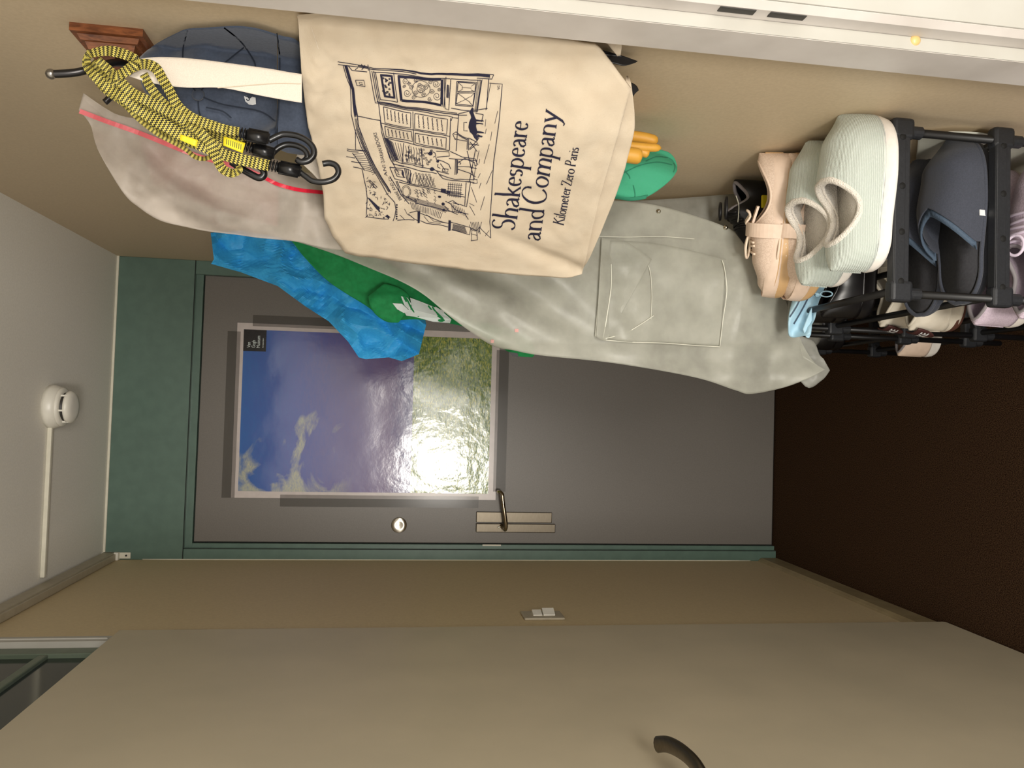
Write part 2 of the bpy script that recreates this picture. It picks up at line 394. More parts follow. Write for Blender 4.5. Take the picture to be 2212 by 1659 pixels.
# ================================================================== THE ROOM
def wallgrid(name, me, m): return struct(link(name, me, m))
wallgrid('floor', box((-1.9, -2.0, -.06), (1.9, DY+.12, 0)), 'carpet')
wallgrid('ceiling', box((-1.9, -2.0, HC), (1.9, DY+.12, HC+.08)), 'ceiling')
wallgrid('wall_right', box((WX, .89, 0), (WX+.12, DY+.12, HC)), 'wall')
wl = wallgrid('wall_left', box((LX-.10, 1.83, 0), (LX, DY+.12, HC)), 'wall_left')
wallgrid('wall_front_right', box((.49, .787, 0), (1.9, .90, HC)), 'cream')
wallgrid('wall_front_left', box((-1.9, .787, 0), (-.60, .90, HC)), 'cream')
wallgrid('wall_header', box((-.60, .80, 2.14), (.49, .88, HC)), 'cream')
# the doorway's own frame: right jamb with rebate and stop
J = wallgrid('door_frame', prism([(.43, .812), (.446, .812), (.446, .79), (.452, .782), (.500, .782), (.500, .905), (.43, .868)], 0, 2.09, .0015), 'jamb')
J.name = 'trim_1'
wchild('stop_face', box((.4305, .8105, 0), (.4455, .8125, 2.09)), 'white', J)
wchild('casing_face', box((.4525, .7795, 0), (.4995, .783, 2.09), .001), 'white', J)
for px, py in ((1594, 17), (1703, 30)):
    a = at(px-36, py-3, y=.79); b = at(px+42, py+6, y=.79); z0, z1 = b.z, a.z
    wchild('strike_slot', box((.4448, .7912, z0), (.4463, .8015, z1), .0006), 'slot', J)
b = at(1977, 87, y=.811)
bump = wchild('rubber_bumper', lathe([(.0001, .0035), (.0035, .003), (.006, .0015), (.0066, 0), (.0066, -.001)], 24, '-Y', (b.x, .811, b.z)), 'bumper', J)
bump['label'] = 'amber rubber bumper button'
JL = wallgrid('trim_2', prism([(-.60, .905), (-.60, .782), (-.552, .782), (-.552, .905)], 0, 2.09, .0015), 'white')
wallgrid('trim_3', box((-.60, .782, 2.09), (.50, .87, 2.14)), 'white')

# entry door wall: green steel frame with header panel, grey door
FR = struct(thing('door_frame', '', '')); FR.name = 'wall_back'
for k in ('label', 'category'):
    if k in FR: del FR[k]
yd = DY
wchild('header_panel', box((LX, yd-.02, 2.075), (WX, yd+.12, HC-.004), .002), 'green', FR)
wchild('frame_side', box((LX, yd-.02, 0), (-.486, yd+.12, 2.075), .002), 'green', FR)
wchild('frame_side', box((.421, yd-.02, 0), (WX, yd+.12, 2.075), .002), 'green', FR)
wchild('frame_stop', box((-.488, yd-.006, 0), (-.472, yd+.10, 2.052), .001), 'green', FR)
wchild('frame_stop', box((-.488, yd-.006, 2.052), (.425, yd+.10, 2.077), .001), 'green', FR)
g = [box((-.4885, yd-.0208, 0), (-.4865, yd-.0195, 2.077)), box((LX, yd-.0208, 2.0755), (WX, yd-.0195, 2.0775))]
for q in g: wchild('frame_groove', q, 'seam', FR)
wchild('caulk_line', box((LX, yd-.024, HC-.007), (WX, yd-.012, HC), .001), 'caulk', FR)
me = tube([(LX+.0015, yd-.021, z) for z in [i*.1 for i in range(1, 23)]], .0018, 5); wchild('caulk_line', me, 'caulk', FR)
D = struct(thing('door', '', '', (-.472, yd+.003, 0))); D.name = 'door_1'
for k in ('label', 'category'):
    if k in D: del D[k]
wchild('door_panel', box((-.468, yd+.002, .006), (.421, yd+.05, 2.049), .0015), 'door', D)
wchild('door_gap', box((-.474, yd+.012, 0), (.424, yd+.055, 2.053)), 'seam', D)
k = at(862, 1135, y=yd-.01)
wchild('viewer_cover', lathe([(.0265, 0), (.0265, .008), (.0245, .0105), (.012, .0085), (.0001, .0078)], 48, '-Y', (k.x, yd+.003, k.z)), 'disc', D)['label'] = 'round brushed metal disc'
a, b = at(1029, 1105, y=yd), at(1198, 1150, y=yd)
pl = wchild('lock_plate', box((b.x, yd-.012, b.z), (at(1029, 1130, y=yd).x, yd+.004, a.z), .002), 'steel', D)
wchild('lock_case', box((at(1029, 1128, y=yd).x, yd-.006, b.z+.012), (a.x, yd+.004, a.z), .002), 'steel', D)
h1 = at(1088, 1140, y=yd-.03); h0 = at(1086, 1068, y=yd-.055)
pts = cr([(h1.x+.006, yd-.002, h1.z+.008), (h1.x-.002, yd-.03, h1.z), (h1.x-.002, yd-.052, h1.z-.003), (h1.x+.02, yd-.058, h1.z-.003), (h0.x-.03, yd-.058, h0.z-.002), (h0.x, yd-.055, h0.z+.002), (h0.x+.006, yd-.045, h0.z+.010), (h0.x+.006, yd-.028, h0.z+.012)], 40)
wchild('lever_handle', tube(pts, .0068, 12), 'nickel', D)
bm = bmesh.new(); bmesh.ops.create_uvsphere(bm, u_segments=12, v_segments=8, radius=.0045, matrix=Matrix.Translation((h1.x, yd-.012, h1.z+.014)))
wchild('lock_button', bmfin(bm, True), 'chrome', D)
wchild('strike_tab', box((-.476, yd-.008, 1.02), (-.471, yd-.005, 1.085)), 'caulk', D)

# left wall: baseboard, trunking, switch, casing and dark glass
bb = prism([(0, 0), (.012, 0), (.012, .058), (.006, .066), (0, .070)], 0, 1)
for v in bb.vertices: x, z, t = v.co.x, v.co.y, v.co.z; v.co = (LX+x, 1.84+t*(yd-.022-1.84), z)
struct(link('baseboard_left', bb, 'trim'))
bb2 = box((WX-.012, .91, 0), (WX, yd-.022, .07), .002); struct(link('baseboard_right', bb2, 'trim'))
tr = thing('cable_trunking', 'beige plastic cable trunking running along the left wall under the ceiling', 'trunking', (LX, 2.0, HC))
wchild('duct', box((LX+.001, .95, HC-.045), (LX+.022, yd-.03, HC-.001), .002), 'trunk', tr)
wchild('duct_lid', box((LX+.021, .95, HC-.040), (LX+.026, yd-.03, HC-.006), .001), 'trunk', tr)
wchild('end_clip', box((LX+.001, yd-.040, HC-.052), (LX+.026, yd-.0215, HC-.001), .001), 'plastic_w', tr)
wchild('end_clip_tab', box((LX+.004, yd-.024, HC-.085), (LX+.024, yd-.0205, HC-.045), .001), 'caulk', tr)
wchild('screw', cyl((LX+.014, yd-.0255, HC-.072), (LX+.014, yd-.0235, HC-.072), .0032, 10), 'slot', tr)
c1, c2 = at(97, 930, z=HC), at(92, 1245, z=HC)
tag(link('ceiling_conduit', box((c2.x, 2.247, HC-.012), (-.055, 2.259, HC-.0005), .002), 'caulk'), 'narrow cream cable conduit on the ceiling leading to the smoke detector', 'conduit')
sd = thing('smoke_detector', 'round white smoke detector fixed to the grey ceiling', 'smoke detector', (-.028, 2.262, HC)); sd.scale = (1.28, 1.28, 1.28)
child('base', lathe([(.046, 0), (.046, -.010), (.043, -.016), (.041, -.022), (.030, -.024)], 40), 'plastic_w', sd)
child('inner_core', lathe([(.030, -.018), (.030, -.038)], 32), 'slot', sd)
child('cap', lathe([(.031, -.036), (.034, -.036), (.034, -.041), (.030, -.046), (.018, -.0485), (.0001, -.049)], 40), 'plastic_w', sd)
child('collar', lathe([(.041, -.021), (.041, -.026), (.036, -.029), (.030, -.029)], 40), 'plastic_w', sd)
for j in range(6):
    a = j*PI/3+.3; child('rib', box((-.0018, -.0018, -.040), (.0018, .0018, -.026)), 'plastic_w', sd).location = (.0325*math.cos(a), .0325*math.sin(a), 0)
sw = at(1172, 1326, x=LX+.008)
st = thing('light_switch', 'white light switch on the left wall beside the open door leaf', 'light switch', (LX, sw.y, sw.z))
child('plate', box((.0005, -.035, -.052), (.007, .035, .052), .003), 'trunk', st)
child('rocker', prism([(.006, -.013), (.010, -.013), (.020, .012), (.006, .013)], -.030, .000), 'plastic_w', st)
child('rocker', prism([(.006, -.013), (.009, -.013), (.016, .012), (.006, .013)], .003, .026), 'plastic_w', st)
t4 = struct(link('trim_4', box((LX-.04, 1.795, 0), (LX+.003, 1.834, HC-.001), .001), 'white'))
wchild('casing_bead', box((LX+.002, 1.810, 2.0), (LX+.006, 1.815, HC-.001), .001), 'white', t4)
w1 = struct(link('window_1', box((LX-.035, .905, 0), (LX-.02, 1.795, HC)), 'grime'))
wchild('stile', box((LX-.022, 1.755, 0), (LX-.010, 1.795, HC), .002), 'glassframe', w1)
z = at(75, 1430, x=LX-.015).z
wchild('glazing_bar', box((LX-.022, .905, z-.010), (LX-.012, 1.756, z+.008), .002), 'glassframe', w1)

# the door leaf folded back against the left wall
LF = struct(thing('door', '', '', (-.500, 1.806, 0))); LF.name = 'door_2'
for k in ('label', 'category'):
    if k in LF: del LF[k]
LF.rotation_euler = (0, 0, math.radians(-.6))
bm = bmesh.new(); H = 1.976
poly = [(-.895, .006), (-.008, .006), (-.002, .008), (0, .014), (0, H), (-.895, H)]
vs = [bm.verts.new((-.001, y, z)) for y, z in poly]; f = bm.faces.new(vs); r = bmesh.ops.extrude_face_region(bm, geom=[f])
for v in r['geom']:
    if isinstance(v, bmesh.types.BMVert): v.co.x = -.019
bmesh.ops.bevel(bm, geom=[e for e in bm.edges if abs(e.verts[0].co.x-e.verts[1].co.x) < 1e-6], offset=.0015, segments=2, affect='EDGES')
child('leaf_panel', bmfin(bm), 'leaf', LF)
for za in (1.83, 1.665, .21):
    child('hinge', cyl((-.006, .004, za-.035), (-.006, .004, za+.035), .0035, 10), 'wood' if za > 1 else 'slot', LF)
hp = [(x_, y_-.14, z_-.012) for x_, y_, z_ in cr([(.0, -.70, 1.0), (.022, -.70, 1.0), (.040, -.692, 1.0), (.046, -.66, 1.0), (.044, -.62, 1.004), (.038, -.585, 1.012), (.030, -.566, 1.022)], 30)]
hh = tube(hp, .009, 12, rf=lambda t: 1.0+.3*t)
for v in hh.vertices: v.co.z = 1.0+(v.co.z-1.0)*.8
child('lever_handle', hh, 'steel', LF)

# ================================================================== POSTER ON THE DOOR
ph, pw = .893, .588; plx, pz = -.317, 1.043
PO = thing('poster', 'glossy landscape print with white border taped to the grey door', 'poster', (plx, yd+.001, pz))
PO.rotation_euler = (0, math.radians(-.25), 0)
# slightly buckled sheet
def bsheet(x0, x1, z0, z1, y, amp, nx=24, nz=36, mt='paper', name='print_sheet'):
    vs, fs = [], []
    for i in range(nz+1):
        for j in range(nx+1):
            x = x0+(x1-x0)*j/nx; z = z0+(z1-z0)*i/nz
            e = min(1, 8*min(x, pw-x)/pw)*min(1, 8*min(z, ph-z)/ph) if amp else 0
            vs.append((x, y-abs(fb(x, z, 5, 1))*amp*max(0, e), z))
    for i in range(nz):
        for j in range(nx): a = i*(nx+1)+j; fs.append((a, a+1, a+nx+2, a+nx+1))
    return child(name, mesh(vs, fs), mt, PO)
bsheet(0, pw, 0, ph, -.0012, .002, name='border')
bsheet(.022, pw-.022, .027, ph-.022, -.0018, .002, mt='picture', name='picture')
bx0, bz1 = pw-.022-.073, ph-.022
bsheet(bx0, pw-.022, bz1-.074, bz1, -.0034, 0, 2, 2, 'box_black', 'caption_box')
for i, (s, wd, hgt) in enumerate((('Van', .018, .0), ('Gogh', .025, .0), ('Museum', .041, .0))):
    zb = bz1-.023-i*.0155
    me = textmesh(s, lambda u, v, zb=zb, wd=wd: Vector((bx0+.012+u*wd, -.0038, zb+v)), .0165)
    child('lettering', me, 'shirtw', PO)
child('lettering', textmesh('Amsterdam', lambda u, v: Vector((bx0+.012+u*.033, -.0038, bz1-.066+v)), .007), 'shirtw', PO)
me = textmesh('www.vangoghmuseum.nl', lambda u, v: Vector((.030+u*.12, -.0022, .010+v)), .006)
for (n_, a, b) in (('tape', (-.028, 0, .06), (.012, 0, ph-.16)), ('tape', (pw-.01, 0, .30), (pw+.028, 0, ph-.05)), ('tape', (.0, 0, ph-.012), (pw-.03, 0, ph+.030)), ('tape', (.03, 0, -.034), (pw-.06, 0, .010))):
    child(n_, box((a[0], -.0036, a[2]), (b[0], -.0030, b[2])), 'tape', PO)

# ================================================================== WALL HOOKS
def plaque(name, y0, y1, z0, z1, label):
    t = thing(name, label, 'hook', (WX, (y0+y1)/2, (z0+z1)/2)); bm = bmesh.new(); hy, hz = (y1-y0)/2, (z1-z0)/2
    def frust(x0, x1, s0, s1):
        vs = [bm.verts.new((x, a*hy*s, b*hz*s)) for x, s in ((x0, s0), (x1, s1)) for a, b in ((-1, -1), (1, -1), (1, 1), (-1, 1))]
        for q in ((3, 2, 1, 0), (4, 5, 6, 7), (0, 1, 5, 4), (1, 2, 6, 5), (2, 3, 7, 6), (3, 0, 4, 7)): bm.faces.new([vs[i] for i in q])
    frust(0, -.010, 1, 1); frust(-.0098, -.016, .86, .78); frust(-.0158, -.024, .70, .62)
    child('plaque', bmfin(bm), 'wood', t); return t
k1 = plaque('coat_hook', 1.028, 1.128, 1.733, 1.820, 'walnut plaque with ball ended iron hook holding the striped cords')
b0 = at(110, 160, y=1.0)
hk = cr([(WX-.024, 1.07, 1.775), (WX-.034, 1.055, 1.762), (WX-.046, 1.03, 1.768), at(200, 148, y=1.01), at(160, 157, y=1.003), tuple(b0)], 24)
wchild('hook', tube(hk, .0048, 10), 'iron', k1)
bm = bmesh.new(); bmesh.ops.create_uvsphere(bm, u_segments=16, v_segments=10, radius=.0062, matrix=Matrix.Translation(b0)); wchild('ball_end', bmfin(bm, True), 'ballm', k1)
k3 = plaque('coat_hook', 1.74, 1.84, 1.733, 1.820, 'third walnut hook plaque on the right wall, hidden above the green shirt')
k4 = plaque('coat_hook', 2.04, 2.14, 1.80, 1.887, 'last walnut hook plaque on the right wall, hidden behind the blue jacket')
k2 = plaque('coat_hook', 1.26, 1.36, 1.733, 1.820, 'second iron coat hook poking out behind the striped cords, above the red zip bag')
hk = cr([(WX-.02, 1.31, 1.78), (WX-.03, 1.27, 1.77), at(262, 208, y=1.20), at(226, 221, y=1.19)], 16)
wchild('hook', tube(hk, .0045, 10), 'iron', k2)

# ================================================================== BLUE JACKET, GREEN SHIRT (deepest of the hanging things)
def yblue(px, py):
    t = (px-455)/460
    y = 2.02-.12*t
    y += .014*crease(px, py, 120, 1)+.005*crease(px, py, 48, 7)+.016*tri((px*.62-py*.95)/95+1.0*fb(px, py, .006, 3))
    return y
BL = [(455, 503), (462, 560), (456, 570), (520, 588), (600, 618), (660, 662), (710, 694), (752, 738), (775, 772), (790, 776), (840, 772), (868, 780), (905, 765)]
BR = [(520, 498), (560, 505), (600, 512), (650, 528), (690, 556), (730, 590), (780, 625), (830, 640), (860, 650), (880, 660), (900, 675), (918, 690), (921, 700)]
bj = thing('blue_jacket', 'crumpled bright blue jacket hanging farthest along the right wall', 'jacket', (WX, 2.1, 1.9))
bme = sheet(BL, BR, yblue, 34, 84, .006, .012, hard=True)
for p in bme.polygons: p.use_smooth = False
wchild('body', bme, 'blue', bj)
def ysh(px, py):
    t = (px-630)/520; y = 1.78-.12*t
    y += .016*math.sin((px*.9-py*.75)*.035+2*fb(px, py, .005, 8))+.008*fb(px, py, .02, 2)
    return y
gs = thing('green_shirt', 'green cotton T-shirt with white lettering hanging beside the blue jacket', 'shirt', (WX, 1.8, 1.75))
GL = [(508, 450), (560, 484), (620, 512), (655, 553), (700, 600), (738, 628), (790, 660), (835, 690), (900, 690), (960, 697), (1015, 711), (1090, 755), (1110, 768), (1150, 772)]
GR = [(522, 436), (600, 462), (700, 505), (740, 525), (790, 545), (850, 575), (900, 600), (950, 635), (990, 670), (1010, 690), (1060, 700), (1130, 720), (1150, 740), (1156, 765)]
wchild('body', sheet(GL, GR, ysh, 34, 90, .005, .01), 'shirt', gs)
# rolled sleeve over the front
def yslv(px, py):
    d = math.hypot((px-845)/58, (py-655)/48); return 1.70-.030*math.sqrt(max(0, 1-min(1, d)**2))+.006*fb(px, py, .03, 4)
wchild('sleeve', sheet([(795, 640), (800, 662), (812, 680), (835, 695), (858, 697)], [(830, 612), (862, 622), (884, 640), (880, 668), (862, 696)], yslv, 20, 26, .004, .01), 'shirt', gs)
pf = lambda px, py: P(px, py, ysh(px, py)-.004)
wt = [[(848, 655), (868, 656), (885, 672), (872, 676), (858, 668)], [(866, 640), (880, 643), (888, 656), (886, 672), (874, 660)],
      [(886, 643), (905, 650), (950, 668), (975, 690), (972, 698), (935, 695), (895, 684), (878, 682), (872, 672), (890, 668)], [(940, 662), (950, 668), (962, 672), (956, 680), (944, 676)], [(992, 690), (1000, 694), (1000, 700), (990, 697)]]
pf2 = lambda px, py: P(px, py, min(ysh(px, py), yslv(px, py))-.006)
wchild('white_lettering', fills(wt, pf2), 'shirtw', gs)
gc = [cr([(878, 652), (872, 640), (880, 648), (890, 668), (905, 684)], 16), cr([(925, 660), (938, 676), (958, 690), (940, 672), (934, 662)], 16)]
wchild('lettering_gap', strokes(gc, lambda px, py: P(px, py, min(ysh(px, py), yslv(px, py))-.0075), 3.5), 'shirt', gs)
wchild('black_tag', fills([[(1098, 760), (1118, 763), (1120, 772), (1108, 770)]], lambda px, py: P(px, py, 1.60)), 'black', gs)

# ================================================================== TRANSPARENT RAINCOAT
def yrain(px, py):
    t = (px-500)/1300; y = 1.36+.015*t
    q = (py-420)/400
    y += .05*(1-math.exp(-((py-640)/170)**2))*0.6
    fade = max(0, min(1, (1340-px)/300)); low = max(0, min(1, (px-1480)/200))
    ph_ = (px*.50-py*.86)
    y += .020*fade*math.sin(ph_*.030+1.6*fb(px, py, .0022, 4)+.6)+.008*fade*math.sin(ph_*.075+2*fb(px, py, .004, 7))
    y += .008*(1-fade)*fb(px, py, .006, 9)+.010*low*crease(px, py, 190, 3)
    y += .006*math.sin(max(0, (py-740))*.06)
    return y
RL = [(470, 480), (560, 500), (640, 522), (720, 548), (800, 580), (870, 610), (920, 640), (980, 690), (1060, 745), (1110, 757), (1170, 768), (1330, 785), (1500, 815), (1588, 843), (1622, 851), (1690, 838), (1745, 818), (1783, 798)]
RR = [(470, 300), (560, 340), (640, 400), (720, 420), (800, 420), (870, 420), (920, 420), (980, 420), (1060, 420), (1110, 425), (1200, 430), (1330, 433), (1430, 446), (1560, 487), (1602, 520), (1650, 598), (1694, 642), (1735, 775)]
rc = thing('raincoat', 'frosted clear plastic raincoat hanging behind the canvas tote', 'raincoat', (WX, 1.36, 1.75))
wchild('front_panel', sheet(RL, RR, yrain, 70, 150, .0015), 'pvc', rc)
yback = lambda px, py: 1.50+.010*math.sin(py*.05)+.01*fb(px, py, .01)
wchild('back_panel', sheet([(1250, 520), (1400, 560), (1520, 600), (1610, 640), (1640, 660)], [(1250, 432), (1350, 434), (1440, 430), (1560, 421), (1601, 417)], yback, 20, 40, .0015), 'pvc2', rc)
wchild('inner_flap', sheet([(1690, 640), (1700, 760), (1740, 835), (1775, 822), (1793, 800)], [(1693, 640), (1725, 718), (1758, 738), (1770, 765), (1779, 775)], lambda px, py: 1.40+.01*fb(px, py, .02), 14, 20, .0015), 'pvc2', rc)
pr = lambda px, py, o=.0025: P(px, py, yrain(px, py)-o)
pkt = sheet([(1300, 733), (1360, 739), (1430, 742), (1500, 746), (1556, 748)], [(1318, 520), (1400, 524), (1470, 536), (1530, 550), (1568, 560)], lambda px, py: yrain(px, py)-.004-.007*math.exp(-((px-1350)/50)**2)*(.5+fb(px, py, .012)), 30, 40, .001)
wchild('pocket', pkt, 'pvc', rc)
flp = sheet([(1288, 728), (1300, 735), (1310, 737)], [(1300, 514), (1352, 522), (1408, 560)], lambda px, py: yrain(px, py)-.009-.004*math.sin(px*.06), 30, 20, .001)
wchild('pocket_flap', flp, 'pvc', rc)
def seam(line, w=2.2, nm='seam', m_='pvcseam', o=.0085):
    ln = cr(line, 40); return wchild(nm, tube([pr(px, py, o) for px, py in ln], w/FPX*1.1/2, 6), m_, rc)
seam([(1302, 734), (1360, 739), (1430, 741), (1500, 746), (1555, 749)])
seam([(1555, 749), (1562, 690), (1570, 630), (1566, 585), (1560, 562)])
seam([(1302, 734), (1310, 690), (1320, 620), (1320, 570)], 3)
seam([(1286, 727), (1292, 660), (1302, 590), (1298, 560)], 1.6)
seam([(1280, 510), (1350, 512), (1430, 511), (1500, 516)], 1.4)
seam([(1406, 690), (1408, 640), (1405, 590), (1395, 560)], 1.6)
seam([(1305, 732), (1350, 720), (1385, 700), (1412, 682)], 2.4)
seam([(1590, 423), (1596, 445), (1594, 480)], 3, o=.0)
for q_ in ([(1060, 737), (1067, 737)], [(1112, 714), (1120, 714)]): wchild('button_mark', strokes([q_], lambda a, b_: pr(a, b_, .002), 7), 'pink', rc)
for px, py in ((1422, 457), (1567, 492)):
    c = pr(px, py, .001); sn = wchild('snap', lathe([(.0045, 0), (.0045, .0015), (.0022, .002), (.0022, .0048), (.0001, .0052)], 14, '-Y', tuple(c)), 'chrome', rc)

# ================================================================== RED-ZIP STORAGE BAG with pink cloth inside
def yzip(px, py):
    t = (px-170)/530; y = 1.19+.05*t
    y += .010*math.sin((px*.5-py*.86)*.035+2*fb(px, py, .004, 2))+.004*fb(px, py, .015, 6)+.004*crease(px, py, 110, 6)
    return y
ZL = [(170, 238), (195, 270), (212, 325), (265, 415), (300, 448), (345, 476), (400, 490), (450, 500), (510, 507), (560, 514), (640, 522), (700, 536), (760, 542), (830, 546)]
ZR = [(180, 201), (225, 232), (262, 250), (330, 262), (380, 275), (430, 290), (480, 300), (520, 310), (560, 330), (600, 345), (650, 370), (700, 380), (760, 420), (830, 440)]
zb = thing('storage_bag', 'frosted plastic zip bag with a red zip strip hanging at the top', 'plastic bag', (WX, 1.25, 1.85))
wchild('film', sheet(ZL, ZR, yzip, 44, 80, .001), 'frost', zb)
zl = cr([(172, 240), (230, 262), (300, 287), (370, 315), (430, 338), (480, 352), (530, 366), (575, 385)], 60)
wchild('zip_strip', strokes([zl], lambda px, py: P(px, py, yzip(px, py)-.003), 10), 'redf', zb)
zl = cr([(572, 384), (600, 398), (640, 409), (680, 414), (704, 416)], 30)
wchild('zip_strip', strokes([zl], lambda px, py: P(px, py, yzip(px, py)-.004), 8), 'red', zb)
pc = sheet([(330, 400), (430, 440), (520, 470), (600, 490)], [(300, 300), (420, 330), (520, 350), (600, 370)], lambda px, py: yzip(px, py)+.012, 14, 20, .01, .01)
tag(link('folded_garment', pc, 'pink'), 'dusty pink folded cloth showing through the red-zip plastic bag', 'garment')

# ================================================================== NAVY CAP
def ycap(px, py):
    r2 = ((px-452)/190)**2+((py-175)/150)**2
    y = 1.095-.065*math.sqrt(max(0, 1-min(1, r2)))
    y += .012*fb(px, py, .011, 3)-.010*math.exp(-((px-450)/26)**2)*math.exp(-((py-240)/60)**2)*-1
    y += .007*math.sin((px+py*.6)*.06)*max(0, min(1, (470-px)/80))
    return y
cp = thing('baseball_cap', 'crumpled navy cotton cap with small white emblem behind the tote strap', 'cap', (WX-.02, 1.08, 1.75))
wchild('crown', sheet([(300, 125), (306, 185), (330, 215), (385, 235), (420, 262), (470, 285), (520, 300), (560, 310), (600, 325)], [(318, 108), (345, 90), (380, 72), (405, 62), (440, 60), (480, 57), (520, 56), (560, 62), (598, 74)], ycap, 44, 44, .003, rim=.02), 'navy', cp)
wchild('brim', sheet([(600, 320), (620, 330), (660, 335), (700, 330)], [(601, 75), (612, 78), (640, 86), (672, 120)], lambda px, py: 1.050+.05*((py-190)/140)**2+(px-600)*.00012, 24, 16, .004), 'navy', cp)
sm = [cr([(598, 72), (604, 120), (603, 200), (600, 260), (592, 300)], 30), cr([(484, 60), (520, 90), (548, 130), (552, 150)], 24), cr([(428, 205), (480, 225), (560, 240), (595, 262)], 24),
      cr([(428, 205), (430, 240), (440, 268)], 12), cr([(428, 205), (400, 160), (395, 110), (405, 66)], 20), cr([(428, 205), (470, 150), (530, 100)], 20), cr([(445, 232), (480, 240), (500, 255)], 12)]
wchild('crown_seams', strokes(sm, lambda px, py: P(px, py, min(ycap(px, py), 1.05+.05*((py-190)/140)**2 if px > 590 else 9)-.0026), 3.2), 'navyseam', cp)
c = P(428, 205, ycap(428, 205)-.001); wchild('top_button', lathe([(.008, 0), (.007, .003), (.0001, .0045)], 16, '-Y', tuple(c)), 'navy', cp)
pe = lambda px, py: P(px, py, ycap(px, py)-.0022)
wchild('emblem', fills([[(527, 208), (533, 207), (540, 213), (545, 209), (552, 211), (553, 225), (546, 227), (538, 226), (530, 219)]], pe), 'emblem', cp)
wchild('emblem_swirl', strokes([cr([(530, 208), (536, 210), (539, 215), (535, 217), (532, 214)], 12)], lambda px, py: P(px, py, ycap(px, py)-.003), 2), 'navyseam', cp)

# ================================================================== CANVAS TOTE
TA, TB, TC = Vector((.452, .955, 1.54)), Vector((.262, 1.195, 1.50)), Vector((.216, 1.195, 1.11))
TN = (TB-TA).cross(TC-TA).normalized()
if TN.y > 0: TN = -TN
def tbump(px, py):
    h = .004*fb(px, py, .006, 11)+.0025*fb(px, py, .02, 5)
    h += .006*math.exp(-((px-1180-(480-py)*.35)/34)**2)*max(0, min(1, (540-py)/80))*max(0, min(1, (py-150)/80))*math.sin((py-150)*.012)
    d = (px-1130)*.78-(py-560)*-.0
    h -= .007*math.exp(-(((px-1160)*.42-(py-545)*.9)/15)**2)*max(0, min(1, (px-1040)/90))
    h += .010*math.sin(PI*max(0, min(1, (py-40)/540)))
    h += .004*math.sin(px*.045+py*.01)*max(0, min(1, (760-px)/90))
    return h
def tp(px, py, o=0.0):
    d = ray(px, py); C0 = Vector((0, 0, CAM_H)); t = (TA-C0).dot(TN)/d.dot(TN)
    p = C0+d*t+TN*(tbump(px, py)+o)
    if p.x > WX-.006: p.x = WX-.006
    return p
def tsheet(L, Rr, nu, nv, depth, off=0.0, hard=True):
    Lp = (lerpl if hard else cr)(L, nv); Rp = (lerpl if hard else cr)(Rr, nv); vs, fs = [], []
    for side in (0, 1):
        for i in range(nv+1):
            for j in range(nu+1):
                s = j/nu; px = Lp[i][0]*(1-s)+Rp[i][0]*s; py = Lp[i][1]*(1-s)+Rp[i][1]*s
                p = tp(px, py, off)
                if side: p = p-TN*(depth*(.15+.85*math.sin(PI*s)**.5)); p.x = min(p.x, WX-.004)
                vs.append(p)
    w_ = nu+1; o = (nv+1)*w_
    for i in range(nv):
        for j in range(nu):
            a, b, c, d = i*w_+j, i*w_+j+1, (i+1)*w_+j+1, (i+1)*w_+j
            fs.append((a, b, c, d)); fs.append((o+d, o+c, o+b, o+a))
        a, d = i*w_, (i+1)*w_; fs.append((a, d, o+d, o+a)); a, d = i*w_+nu, (i+1)*w_+nu; fs.append((d, a, o+a, o+d))
    for j in range(nu): a = j; fs.append((a+1, a, o+a, o+a+1)); a = nv*w_+j; fs.append((a, a+1, o+a+1, o+a))
    return mesh(vs, fs)
tt = thing('tote_bag', 'natural canvas tote printed with a bookshop drawing and navy lettering', 'tote bag', tuple(TA))
TLp = [(702, 470), (712, 490), (725, 515), (748, 546), (800, 556), (860, 564), (960, 576), (1040, 585), (1100, 590), (1160, 598), (1215, 603), (1258, 599)]
TRp = [(641, 26), (705, 18), (770, 18), (840, 20), (900, 24), (970, 35), (1040, 50), (1110, 65), (1190, 82), (1290, 95), (1338, 140), (1362, 186)]
TLp = [(641, 30), (652, 150), (660, 200), (668, 250), (692, 360), (700, 420), (702, 468), (720, 505), (748, 546), (860, 564), (1040, 585), (1215, 603), (1258, 599)]
# rows run along the top hem then down the left edge; matched with the right border then the bottom fold
TRp = [(641, 20), (700, 14), (760, 14), (830, 18), (900, 24), (980, 38), (1080, 58), (1180, 80), (1290, 95), (1362, 186), (1330, 300), (1290, 440), (1258, 597)]
body = tsheet(TLp, TRp, 60, 104, .030)
wchild('body', body, 'canvas', tt)
gl = tsheet([(1352, 180), (1330, 290), (1300, 390), (1280, 480), (1256, 596)], [(1364, 184), (1371, 250), (1366, 300), (1330, 425), (1262, 592)], 12, 30, .02, -.008, False)
wchild('gusset', gl, 'canvas', tt)
wchild('gusset', tsheet([(1290, 94), (1315, 110), (1335, 135)], [(1335, 92), (1348, 96), (1342, 132)], 8, 10, .01, -.020), 'canvas', tt)
